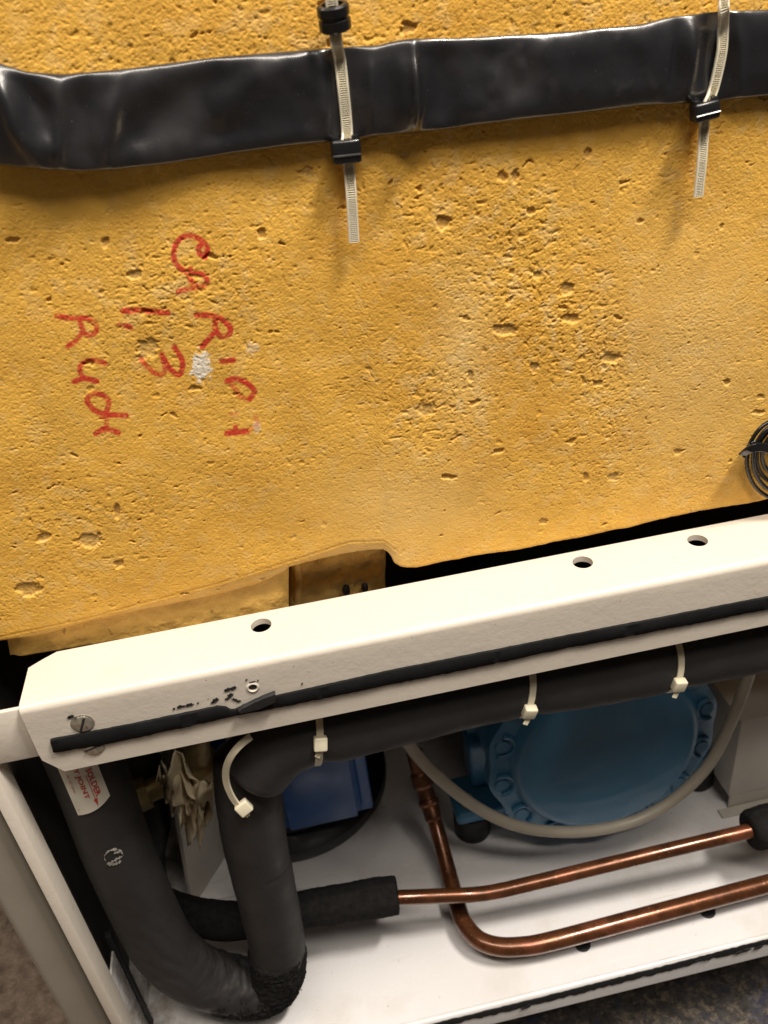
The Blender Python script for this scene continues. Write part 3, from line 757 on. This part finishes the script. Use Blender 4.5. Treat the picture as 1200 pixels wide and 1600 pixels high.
# floor sheet bent down at the front into a lip
R = .0035; sec_ = [(.344, ZF)]
for k in range(9):
    t = math.pi/2*k/8; sec_.append((-.0370+R-R*math.sin(t), ZF-R+R*math.cos(t)))
sec_ += [(-.0370, ZF-.0257), (-.0352, ZF-.0257), (-.0352, ZF-.006), (-.030, ZF-.0025), (.344, ZF-.0025)]
V = []; xx = np.linspace(-.1925, .60, 30)
for x in xx:
    for y, z in sec_: V.append((x, y, z))
k_ = len(sec_)
F = [(j*k_+k, j*k_+(k+1) % k_, (j+1)*k_+(k+1) % k_, (j+1)*k_+k) for j in range(len(xx)-1) for k in range(k_)]
mesh("tray_floor", V, F, M_TRAY, tray, sharp=50)
box("folded_edge", (-.1800, -.0332, ZF+.0002), (.60, -.0325, ZF+.0006), M_TRAY, tray, bev=.00015, seg=1)
strip("lip_tape", [(430, 1655), (600, 1618), (900, 1544), (1200, 1466.5), (1400, 1415)], [(430, 1666), (600, 1628), (745, 1590), (770, 1585), (900, 1553), (1078, 1507), (1090, 1502), (1165, 1486), (1172, 1481), (1200, 1475), (1400, 1424)], -.0371, .0007, M_RUBBER, tray, n=300, rag=1.0, seed=21)
V, F = [], []
for i, (a, b, w, h, r) in enumerate([(1100, 1498, 6, 12, .3), (1108, 1496, 8, 14, -.2), (1092, 1500, 10, 5, .2), (1160, 1486, 26, 8, .2), (1185, 1480, 14, 7, .2), (820, 1574, 12, 5, .3), (826, 1571, 5, 9, .2)]):
    v, f = patch(a, b, w*1.5, h*1.4, r, i+40, None, None, -.0379, .0006)
    F += [tuple(k+len(V) for k in q) for q in f]; V += v
mesh("frayed_tape", V, F, M_RUBBER, tray, smooth=False)['kind'] = 'stuff'
for a, b in ((910, 1476), (1105, 1424)):
    bm = bmesh.new(); o = onZ(a, b, ZF)
    lathe(bm, [(.0066, .0003), (.0066, .0014), (.0055, .0022), (.0030, .0022), (.0024, .0010)], Matrix.Translation(Vector(o)), 28)
    from_bm("grommet", bm, M_RUBBER, tray)
# left inner wall of the tray; a black strip stands in for the dark slot
box("tray_side", (-.1930, .019, ZF-.004), (-.1912, .344, ZF+.0545), M_TRAY, tray, bev=.0005)
box("side_plate", (-.1892, -.0195, ZF+.001), (-.1874, .0095, -.585), M_TRAY, tray, bev=.0005)
box("dark_slot_strip", (-.1905, .0105, ZF+.001), (-.1855, .0165, -.57), M_RUBBER, tray, bev=.001)

# ================================================================== INSULATED HOSE
hose = thing("insulated_hose", (-.10, 0, ZF), "thick black foam insulated hose bending under the rail into a U", "hose")
RH = .0222
def nz_(a1, s1, a2=0, s2=1, seed=1):
    return lambda V: a1*pnoise3(V, s1, seed)+(a2*pnoise3(V, s2, seed+9) if a2 else 0)
y1 = -.0090
Ph = [onY(a, b, y1) for a, b in ((2100, 800), (1420, 948), (1300, 970), (1200, 993), (1100, 1013), (1000, 1034), (900, 1052), (800, 1066), (700, 1088), (600, 1113), (530, 1129), (470, 1143), (430, 1163), (402, 1196))]
Ph = smooth_path(Ph, 260)
rad = np.full(260, RH)
sp = np.array([proj(p)[0] for p in Ph])
for cx in (497, 820, 1046): rad -= .0016*np.exp(-((sp-cx)/16)**2)
rad += .0008*np.exp(-((sp-540)/30)**2)
rad[-14:] *= np.linspace(1, 1.02, 14)
tube("upper_sleeve", Ph, rad, M_HOSE, hose, 48, nz_(.0007, 22, .0003, 70, 3), dome=.35)
Pv = smooth_path([onY(a, b, y) for a, b, y in ((382, 1180, .002), (386, 1215, -.001), (392, 1270, -.002), (402, 1330, -.001), (420, 1410, 0), (432, 1468, 0), (436, 1496, 0))], 110)
def vd(V):
    d = .0004*pnoise3(V, 26, 5)+.00025*pnoise3(V, 90, 8)
    z = V[..., 2]
    d = d-.0012*np.exp(-((z+.505+.3*(V[..., 0]+.066))/.0018)**2)*(V[..., 0] > -.062)       # crease
    return d
tube("vertical_sleeve", Pv, np.interp(np.linspace(0, 1, 110), [0, .15, .9, 1], [.0200, .0216, .0208, .0200]), M_HOSE, hose, 48, vd, dome=.3)
Pc = smooth_path([onY(a, b, 0.0) for a, b in ((88, 1090), (112, 1140), (140, 1205), (170, 1290), (193, 1350), (232, 1436), (262, 1486), (303, 1520), (350, 1537), (395, 1543))], 230)
def cd(V):
    px = 600+FPX*((V-CAM)@rt)/((V-CAM)@fw); py = 800-FPX*((V-CAM)@up)/((V-CAM)@fw)
    d = .0005*pnoise3(V, 24, 15)
    bend = np.exp(-((px-235)/80)**2-((py-1510)/70)**2)
    t = (px*.55-py*.84)
    d = d+bend*.0008*np.sin(t/3.6+2.5*pnoise3(V, 40, 3))*(.55+.8*pnoise3(V, 60, 4))
    torn = sst(290, 350, px)
    return d+torn*(.0016*pnoise3(V, 120, 17)+.0010*pnoise3(V, 330, 19))
tube("curved_sleeve", Pc, np.interp(np.linspace(0, 1, 230), [0, .7, 1], [.0218, .0222, .0206]), M_HOSE, hose, 72, cd, dome=.3)
# torn fibrous elbow where the two sleeves meet
Pe = smooth_path([onY(a, b, y) for a, b, y in ((432, 1482, -.0005), (434, 1515, -.001), (420, 1538, 0), (385, 1545, 0), (345, 1538, 0))], 120)
tube("torn_elbow", Pe, .0212, M_HOSE_TORN, hose, 96, lambda V: .0007*pnoise3(V, 70, 31)+.0009*pnoise3(V, 260, 33)+.0012*pnoise3(V, 620, 36), dome=.4)
V, F = [], []
for a, b, n in ((305, 1566, 14), (340, 1578, 14), (380, 1584, 20), (415, 1578, 14), (455, 1548, 9), (462, 1525, 6)):
    for _ in range(n):
        o = onY(a+random.gauss(0, 9), b-6+random.gauss(0, 3), random.uniform(-.010, .002))
        d = np.array([random.uniform(-1, 1), random.uniform(-1, .2), random.uniform(-1, .6)]); d /= np.linalg.norm(d)
        e = np.cross(d, [.3, 1, .2]); e /= np.linalg.norm(e)
        l, w = random.uniform(.0012, .0034), random.uniform(.0003, .0009); g = np.cross(d, e)
        k = len(V); V += [o+e*w, o-e*w, o+g*w, o+d*l]
        F += [(k, k+1, k+3), (k+1, k+2, k+3), (k+2, k, k+3), (k, k+2, k+1)]
mesh("torn_fibre", V, F, M_HOSE_TORN, hose, smooth=False)['kind'] = 'stuff'
# ---- sticker on the left leg of the hose, wrapped round the tube
Tc, Nc, Bc = frames(Pc)
def on_hose(px, py, off):
    """point on the curved sleeve's outside that lies behind a photograph position"""
    d = ray(px, py); d = d/np.linalg.norm(d)
    best = None
    t = (0-CAM[1])/d[1]
    for _ in range(14):
        p = CAM+d*t
        i = int(np.argmin(np.sum((Pc-p)**2, 1)))
        v = p-Pc[i]; v = v-Tc[i]*(v@Tc[i])
        dist = np.linalg.norm(v)-(.0222+off)
        t += dist*1.0 if abs(dist) > 1e-6 else 0
        if t < 0: break
        # sphere tracing from the front
        if _ == 0: t -= .04
    p = CAM+d*t
    return p
def trace(px, py, off):
    d = ray(px, py); d = d/np.linalg.norm(d); t = .40
    for _ in range(60):
        p = CAM+d*t; i = int(np.argmin(np.sum((Pc-p)**2, 1)))
        v = p-Pc[i]; v = v-Tc[i]*(v@Tc[i]); dist = np.linalg.norm(v)-(.0224+off)
        if dist < 1e-5: break
        t += min(dist*.8, .02)
    return p
ST = [(79, 1175), (141, 1165), (172, 1243), (122, 1274)]     # tl, tr, br, bl in the photograph; upper edge is hidden by the rail
def sticker_pt(u, v, off):
    a, b, c, d = [np.array(q, float) for q in ST]
    p = (a*(1-u)+b*u)*(1-v)+(d*(1-u)+c*u)*v
    p = p+np.array([3.0, 7.0])*(4*u*(1-u))*v               # edge follows the round of the hose
    return trace(p[0], p[1], off)
nu, nv = 16, 20
V = [sticker_pt(i/nu, j/nv, .0008) for j in range(nv+1) for i in range(nu+1)]+[sticker_pt(i/nu, j/nv, .0003) for j in range(nv+1) for i in range(nu+1)]
q = (nu+1)*(nv+1)
F = [(j*(nu+1)+i, j*(nu+1)+i+1, (j+1)*(nu+1)+i+1, (j+1)*(nu+1)+i) for j in range(nv) for i in range(nu)]
per = [i for i in range(nu+1)]+[(nu+1)*j+nu for j in range(1, nv+1)]+[(nu+1)*nv+i for i in range(nu-1, -1, -1)]+[(nu+1)*j for j in range(nv-1, 0, -1)]
F += [(per[k], per[(k+1) % len(per)], q+per[(k+1) % len(per)], q+per[k]) for k in range(len(per))]
stick = mesh("sticker", V, F, M_LABEL, hose, sharp=60)
tag(stick, "cream paper sticker with red lettering")
def text_part(name, s, u, v0, v1, width, m):
    """lettering that runs down the sticker, tops of letters to the right; u = baseline, width = cap height in u"""
    cu = bpy.data.curves.new(name, 'FONT'); cu.body = s; cu.size = 1.0; cu.resolution_u = 2; cu.offset = .025
    to = bpy.data.objects.new(name, cu); COL.objects.link(to)
    bpy.context.view_layer.update()
    tm = bpy.data.meshes.new_from_object(to.evaluated_get(bpy.context.evaluated_depsgraph_get()))
    bpy.data.objects.remove(to)
    b_ = bmesh.new(); b_.from_mesh(tm)
    bmesh.ops.triangulate(b_, faces=b_.faces[:])
    bmesh.ops.subdivide_edges(b_, edges=[e for e in b_.edges if e.calc_length() > .25], cuts=1)
    xs1 = [v.co.x for v in b_.verts]; x0, x1 = min(xs1), max(xs1)
    ys1 = [v.co.y for v in b_.verts]; yb0, yb1 = min(ys1), max(ys1)
    for v in b_.verts:
        vv_ = v0+(v1-v0)*(v.co.x-x0)/(x1-x0); uu = u+width*(v.co.y-yb0)/(yb1-yb0)
        v.co = Vector(sticker_pt(uu, vv_, .0011))
    return from_bm(name, b_, m, stick, smooth=False)
text_part("lettering", "SOLDER", .64, .37, .84, .17, M_RED)
text_part("lettering", "TY JOINT", .31, .24, .80, .17, M_RED)
text_part("small_print", "~ ~ ~~", .12, .38, .66, .06, M_PINK)
def line_on_sticker(name, pts, w, m):
    V = []
    n = len(pts)
    for i, (u, v) in enumerate(pts):
        V += [sticker_pt(u-w, v, .0011), sticker_pt(u+w, v, .0011)]
    return mesh(name, V, [(2*i, 2*i+1, 2*i+3, 2*i+2) for i in range(n-1)], m, stick, smooth=False)
line_on_sticker("arrow_shaft", [(.60, v) for v in np.linspace(.46, .90, 12)], .010, M_RED)
V = [sticker_pt(.54, .85, .0011), sticker_pt(.66, .85, .0011), sticker_pt(.60, .97, .0011)]
mesh("arrow_head", V, [(0, 1, 2)], M_RED, stick, smooth=False)
# scuff on the same leg
V, F = [], []
for st in ([(165, 1345), (163, 1338), (170, 1330), (182, 1327), (190, 1331), (193, 1337)], [(167, 1350), (175, 1347), (183, 1342), (191, 1338)], [(170, 1351), (180, 1350), (190, 1345)], [(178, 1333), (187, 1331)]):
    P = smooth_path([(a, b, 0) for a, b in st], 16)
    for i in range(15):
        w = 1.6+.9*math.sin(i*1.7)+random.uniform(-.4, .6)
        a, b = P[i], P[i+1]; k = len(V)
        V += [trace(a[0], a[1]-w, .0006), trace(b[0], b[1]-w, .0006), trace(b[0], b[1]+w, .0006), trace(a[0], a[1]+w, .0006)]
        F.append((k, k+1, k+2, k+3))
mesh("scuff_mark", V, F, M_SCUFF, hose, smooth=False)

# ---- ties round the hose
def hose_tie(px, py, label, path, rads, tilt=(0, 0, .22)):
    d = np.array([abs(proj(p)[0]-px)+.3*abs(proj(p)[1]-py) for p in path]); i = int(np.argmin(d))
    T_, N_, B_ = frames(path)
    th = np.linspace(0, 2*math.pi, 120)
    r = rads+.0005
    def score(i):
        a = T_[i]+np.array(tilt); a /= np.linalg.norm(a); n = np.cross(a, [0, 0, 1.]); n /= np.linalg.norm(n); b = np.cross(a, n); c = path[i]
        return min(math.hypot(*(np.array(proj(c+(n*math.cos(t)+b*math.sin(t))*r))-(px, py)))+((n*math.cos(t)+b*math.sin(t)) @ (CAM-c) < 0)*500 for t in th[::2])
    i = min(range(max(2, i-14), min(len(path)-2, i+15)), key=score)
    c, a = path[i], T_[i]+np.array(tilt); a /= np.linalg.norm(a)
    n = np.cross(a, [0, 0, 1.]); n /= np.linalg.norm(n); b = np.cross(a, n)
    ring = np.array([c+n*r*math.cos(t)+b*r*math.sin(t) for t in th]); outw = np.array([n*math.cos(t)+b*math.sin(t) for t in th])
    vis = np.array([o_ @ (CAM-p) for o_, p in zip(outw, ring)])
    pr = np.array([proj(p) for p in ring]); dd = np.hypot(pr[:, 0]-px, pr[:, 1]-py)+(vis < 0)*500
    k = int(np.argmin(dd))
    t = thing("cable_tie", ring[k], label, "cable tie", "cream cable ties round the black insulated hose")
    ribbon("strap", ring, .0042, .0011, outw, M_NYLON_DULL, t)
    tang = np.cross(a, outw[k])
    m = frame(ring[k]+outw[k]*.0024, outw[k], a)
    bm = bmesh.new(); bm_box(bm, (-.0040, -.0043, -.0028), (.0040, .0043, .0028), m, .0011, 3)
    from_bm("head", bm, M_NYLON_DULL, t)
    e = ring[k]+outw[k]*.0015; dn = -1 if (b*-math.sin(th[k])+n*0)[2] else 1
    tl = np.array([0, -.2, -1.0]); tl = tl-a*(tl@a)*.3; tl /= np.linalg.norm(tl)
    P = smooth_path([e+tl*.003, e+tl*.006+a*.001, e+tl*.0095+a*.0028], 10)
    ribbon("tail", P, .0032, .0010, outw[k], M_NYLON_DULL, t)
    return t
hose_tie(500, 1158, "cream cable tie round the hose just right of its elbow, under the rail", Ph, RH-.0012)
hose_tie(823, 1106, "cream cable tie round the hose above the left side of the blue compressor cover", Ph, RH-.0013)
hose_tie(1056, 1064, "cream cable tie round the hose near the right top of the blue compressor cover", Ph, RH-.0013)
P3 = smooth_path([onY(a, b, y) for a, b, y in ((392, 1150, -.0305), (376, 1163, -.0330), (362, 1180, -.0325), (354, 1200, -.0300), (354, 1220, -.0285), (360, 1238, -.0285), (369, 1253, -.0290), (380, 1264, -.0290))], 50)
t4 = thing("cable_tie", P3[-1], "cream cable tie looped diagonally round the elbow of the black hose", "cable tie", "cream cable ties round the black insulated hose")
ribbon("strap", P3, .0042, .0012, [(-.45, -1, .2)]*50, M_NYLON_DULL, t4)
bm = bmesh.new(); bm_box(bm, (-.0044, -.0042, -.0028), (.0044, .0042, .0028), frame(onY(381, 1262, -.0305), (0.05, -1, .35), (.86, 0, .5)), .0012, 3)
from_bm("head", bm, M_NYLON_DULL, t4)
bm = bmesh.new(); bm_box(bm, (-.0016, -.0014, -.0012), (.0016, .0014, .0012), frame(onY(386, 1272, -.0300), (0.05, -1, .35), (.8, 0, .6)), .0003, 1)
from_bm("tail", bm, M_NYLON_DULL, t4)

# ================================================================== COPPER PIPES
yP = .020
pipe1 = thing("copper_pipe", onY(800, 1388, yP), "upper copper pipe running between two black foam sleeves above the tray", "pipe", "copper pipes over the tray")
P = smooth_path([onY(a, b, y) for a, b, y in ((585, 1404, .030), (640, 1402, .027), (690, 1400, .025), (735, 1398, .023), (775, 1393, .021), (840, 1378, .019), (1000, 1339, .016), (1172, 1298, .013), (1230, 1284, .012))], 120)
tube("pipe", P, .0059, M_COPPER, pipe1, 28)
P = smooth_path([onY(a, b, y) for a, b, y in ((225, 1405, .055), (300, 1432, .045), (380, 1438, .038), (470, 1422, .034), (560, 1407, .031), (620, 1399, .028))], 90)
tube("foam_sleeve", P, np.interp(np.linspace(0, 1, 90), [0, .80, .93, 1], [.0146, .0146, .0154, .0148]), M_HOSE_TORN, pipe1, 48, nz_(.0009, 50, .0008, 260, 6), dome=.10)
P = smooth_path([onY(a, b, y) for a, b, y in ((1172, 1299, .014), (1182, 1296, .014), (1230, 1283, .012), (1330, 1262, .010))], 40)
tube("foam_sleeve", P, np.interp(np.linspace(0, 1, 40), [0, .05, .12, 1], [.0150, .0163, .0168, .0170]), M_HOSE_TORN, pipe1, 48, nz_(.0006, 60, .0006, 260, 8), dome=.12)
pipe2 = thing("copper_pipe", onZ(790, 1480, ZF), "lower copper pipe with a rounded right angle bend close to the tray floor", "pipe", "copper pipes over the tray")
zp = ZF+.022
P = smooth_path([onZ(a, b, z) for a, b, z in ((664, 1232, zp+.045), (682, 1292, zp+.024), (700, 1360, zp+.006), (712, 1405, zp), (724, 1440, zp), (746, 1467, zp), (776, 1478.5, zp), (812, 1479, zp), (860, 1471, zp), (1000, 1434, zp), (1200, 1381, zp), (1400, 1328, zp))], 170)
tube("pipe", P, np.interp(np.linspace(0, 1, 170), [0, .08, .2, 1], [.0066, .0066, .0074, .0074]), M_COPPER, pipe2, 28)
P = smooth_path([onZ(a, b, z) for a, b, z in ((648, 1175, zp+.075), (656, 1205, zp+.058), (663, 1230, zp+.046), (672, 1260, zp+.034), (678, 1280, zp+.028))], 60)
tube("fitting", P, np.interp(np.linspace(0, 1, 60), [0, .30, .33, .52, .55, .7, .73, .78, .81, 1], [.0078, .0078, .0095, .0095, .0075, .0075, .0090, .0090, .0078, .0076]), M_COPPER_DARK, pipe2, 24)

# ================================================================== COMPRESSORS
yC = .082
comp = thing("compressor", onZ(930, 1290, ZF), "large blue compressor with a round bolted end cover, behind the grey cable", "compressor")
cc = onY(945, 1166, yC); RC = .1015
m = frame(cc, (0.03, -1, 0.10), (1, 0, 0))
bm = bmesh.new()
lathe(bm, [(RC*.98, -.016), (RC, -.014), (RC, -.001), (RC*.985, .0), (RC*.86, .0), (RC*.835, .0006), (RC*.80, .0055), (RC*.785, .0085), (RC*.76, .0105), (RC*.72, .0112), (RC*.5, .0116), (RC*.3, .0118), (.001, .0119)], m, 96)
mi = m.inverted()
for v in bm.verts:                            # lobed rim
    q_ = mi @ v.co; rr_ = math.hypot(q_.x, q_.y)
    if rr_ > RC*.95:
        f_ = 1+.016*math.cos(14*(math.atan2(q_.y, q_.x)-.16)); q_.x *= f_; q_.y *= f_; v.co = m @ q_
cover = from_bm("end_cover", bm, M_BLUE, comp)
for k in range(14):
    a = 2*math.pi*k/14+.16
    p = m @ Vector((RC*.915*math.cos(a), RC*.915*math.sin(a), 0))
    bm = bmesh.new()
    bm_cyl(bm, .0070, .0058, .0022, frame(p+(m.to_3x3() @ Vector((0, 0, .0005))), m.to_3x3() @ Vector((0, 0, 1))), 20)
    b_ = from_bm("bolt", bm, M_BLUE, cover)
    bm = bmesh.new()
    # raised crescent wall of the bolt pocket
    pts = []
    for j in range(13):
        t = a+math.pi*.5*0+math.radians(-100+200*j/12)
        pts.append(p+(m.to_3x3() @ Vector((-.0105*math.cos(t), -.0105*math.sin(t), .0015))))
    V, F = tube_geo(np.array([tuple(q) for q in pts]), .0018, 8)
    for v in V: bm.verts.new(v)
    bm.verts.ensure_lookup_table()
    for f in F: bm.faces.new([bm.verts[i] for i in f])
    from_bm("bolt_pocket", bm, M_BLUE, cover)
bm = bmesh.new()
lathe(bm, [(RC*.90, -.2), (RC*.95, -.19), (RC*.95, -.10), (RC*1.0, -.09), (RC*1.0, -.075), (RC*.93, -.07), (RC*.93, -.0165)], m, 72)
from_bm("body", bm, M_BLUE, comp)
for a, b in ((742, 1312), (1092, 1232)):
    o = onZ(a, b-6, ZF); o[1] += .008
    bm = bmesh.new(); lathe(bm, [(.0165, 0), (.0172, .002), (.0172, .026), (.016, .028)], Matrix.Translation(Vector(o)), 36)
    mt = from_bm("rubber_mount", bm, M_RUBBER, comp)
    bm = bmesh.new(); bm_box(bm, (o[0]-.017, o[1]-.016, ZF+.0285), (o[0]+.035 if a < 900 else o[0]+.017, o[1]+.03, ZF+.042), None, .004, 3)
    bm_box(bm, (o[0]+.004 if a < 900 else o[0]-.012, o[1]+.010, ZF+.043), (o[0]+.034 if a < 900 else o[0]+.012, o[1]+.04, ZF+.10), None, .004, 3)
    from_bm("foot", bm, M_BLUE, comp)
    bm = bmesh.new(); bm_cyl(bm, .0065, .006, .009, Matrix.Translation(Vector((o[0]-.004, o[1]-.004, ZF+.0465))), 6)
    from_bm("foot_bolt", bm, M_BRASS, comp)
# grey cable hanging in front of the cover
P = smooth_path([onY(a, b, y) for a, b, y in ((600, 1110, .060), (642, 1168, .060), (682, 1212, .058), (740, 1258, .054), (800, 1288, .048), (862, 1299, .046), (930, 1297, .046), (1000, 1279, .047), (1060, 1243, .050), (1110, 1190, .054), (1145, 1120, .058), (1168, 1060, .060), (1180, 1010, .060))], 130)
tag(tube("grey_cable", P, .0048, M_CABLE, None, 18), "thick grey cable hanging in a loop in front of the blue compressor cover", "cable")

pot = thing("motor_pot", onZ(490, 1260, ZF), "black round motor housing with a bright blue terminal box, behind the hose", "compressor")
oc = onZ(478, 1345, ZF); Rp = .098
oc = np.array([oc[0]-.004, oc[1]+Rp-.002, ZF])
bm = bmesh.new()
lathe(bm, [(Rp*.97, .0), (Rp, .006), (Rp, .016), (Rp*.96, .020), (Rp*.84, .026), (Rp*.80, .034), (Rp*.80, .15), (Rp*.74, .185), (Rp*.5, .205), (.002, .212)], Matrix.Translation(Vector(oc)), 80)
from_bm("housing", bm, M_BLACKPOT, pot)
o1 = onY(430, 1255, .0); 
yt = oc[1]-Rp*.80-.030
a_ = onY(418, 1180, yt); b_ = onY(580, 1276, yt)
bm = bmesh.new(); bm_box(bm, (a_[0], yt, b_[2]), (b_[0]-.003, yt+.06, a_[2]+.03), None, .013, 4)
bm_box(bm, (b_[0]-.012, yt+.006, b_[2]+.002), (b_[0]+.004, yt+.06, a_[2]+.03), None, .003, 2)
bm_box(bm, (a_[0]+.004, yt-.0015, b_[2]+.006), (b_[0]-.011, yt+.004, a_[2]+.024), None, .0012, 2)
from_bm("terminal_box", bm, M_BLUE2, pot)
bm = bmesh.new(); lathe(bm, [(Rp*.62, .045), (Rp*.66, .048), (Rp*.66, .150), (Rp*.60, .155)], Matrix.Translation(Vector((oc[0], oc[1]-Rp*.30, ZF))), 60)
from_bm("blue_band", bm, M_BLUE2, pot)

# ---- odds and ends inside the compartment
ob = onZ(1142, 1262, ZF)
cb = thing("control_box", ob, "plain grey sheet metal box standing at the right of the compartment", "box")
yb = ob[1]
bm = bmesh.new(); bm_box(bm, (ob[0]-.006, yb-.002, ZF+.020), (ob[0]+.16, yb+.10, ZF+.118), Matrix.Translation(Vector((0, 0, 0))), .0012, 2)
from_bm("cover", bm, M_GREYBOX, cb)
bm = bmesh.new(); bm_box(bm, (ob[0]-.003, yb, ZF+.0008), (ob[0]+.16, yb+.002, ZF+.0195), None, .0005, 1); bm_box(bm, (ob[0]-.014, yb-.010, ZF+.0008), (ob[0]+.16, yb-.0005, ZF+.0028), None, .0006, 1)
from_bm("foot_flange", bm, M_GREYBOX, cb)

pl0, pl1 = onZ(308, 1414, ZF), onY(268, 1248, .085)
br = thing("bracket_plate", pl0, "thin upright white metal plate standing between the two legs of the hose", "bracket")
A = np.array([pl0[0]-.006, pl0[1]-.002, ZF+.001]); Bp = np.array([pl1[0], pl1[1], pl1[2]])
V = []
for o in ((0, 0), (.030, .045)):
    for P_ in (A, Bp):
        V += [P_+np.array([o[0], o[1], 0]), P_+np.array([o[0]+.0028, o[1]-.001, 0])]
F = [(0, 1, 3, 2), (4, 6, 7, 5), (0, 2, 6, 4), (1, 5, 7, 3), (2, 3, 7, 6), (0, 4, 5, 1)]
mesh("plate", V, F, M_GREYBOX, br, smooth=False)
box("plate_foot", (pl0[0], pl0[1], ZF+.0005), (pl0[0]+.055, pl0[1]+.055, ZF+.0022), M_TRAY, br, bev=.0005)

wad = thing("masking_tape_wad", onY(300, 1250, .06), "crumpled strips of cream masking tape on top of the upright white plate", "tape")
rs = np.random.RandomState(12)
def crumple(pts, w, seed, yaw=.5):
    P = smooth_path([onY(a, b, y) for a, b, y in pts], 26)
    V = []; nw = 9
    for i, p in enumerate(P):
        wi = w*(.55+.5*math.sin(math.pi*min(1, i/14)))*(1+.2*math.sin(i*.9+seed))
        for k in range(nw):
            s = k/(nw-1)-.5
            off = np.array([s*wi*math.cos(yaw), -.008*math.asin(math.cos(s*6.5+seed+i*.16))-.0026*math.asin(math.sin(i*.9+k*1.9+seed)), s*wi*math.sin(yaw)*.6])
            V.append(p+off)
    n = len(V); F = [(i*nw+k, i*nw+k+1, (i+1)*nw+k+1, (i+1)*nw+k) for i in range(len(P)-1) for k in range(nw-1)]
    o = mesh("tape_strip", V, F, M_TAPE, wad)
    md = o.modifiers.new("thick", 'SOLIDIFY'); md.thickness = .0006
crumple([(266, 1188, .045), (278, 1210, .045), (292, 1240, .042), (296, 1275, .042), (292, 1300, .044)], .020, 1, .2)
crumple([(272, 1205, .048), (285, 1222, .040), (302, 1250, .036), (310, 1280, .036), (312, 1302, .038)], .016, 2.2, -.5)
crumple([(296, 1240, .040), (308, 1232, .036), (324, 1236, .036), (331, 1252, .038), (322, 1272, .040)], .015, 3.4, 1.2)
crumple([(250, 1210, .055), (258, 1225, .052), (268, 1240, .050), (276, 1255, .050)], .010, 4.7, .4)
valve = thing("service_valve", onY(300, 1200, .10), "dim brass service valve in shadow behind the crumpled tape", "valve")
bm = bmesh.new(); o = onY(305, 1205, .10)
lathe(bm, [(.010, -.05), (.012, -.045), (.012, -.015), (.018, -.012), (.018, .012), (.013, .016), (.013, .06), (.010, .065)], frame(o, (.15, -.1, 1)), 28)
from_bm("valve_body", bm, M_BRASS, valve)
bm = bmesh.new(); bm_cyl(bm, .009, .009, .05, frame(np.array(o)+[-.022, -.01, .004], (1, .2, .1)), 20); bm_cyl(bm, .013, .013, .014, frame(np.array(o)+[-.042, -.014, .002], (1, .2, .1)), 6)
from_bm("valve_port", bm, M_BRASS, valve)
P = smooth_path([onY(a, b, y) for a, b, y in ((370, 1130, .02), (362, 1160, .03), (352, 1200, .05), (345, 1250, .06))], 30)
tag(tube("thin_grey_pipe", P, .0040, M_CABLE, None, 14), "thin grey pipe just left of the black hose elbow, in shadow", "pipe")
P = smooth_path([onY(a, b, y) for a, b, y in ((205, 1150, .11), (222, 1220, .11), (232, 1290, .11), (225, 1340, .11), (230, 1400, .09))], 40)
tag(tube("dark_rubber_hose", P, .017, M_RUBBER, None, 24, nz_(.0008, 40, 0, 1, 2)), "dark rubber hose in deep shadow behind the left leg of the insulated hose", "hose")
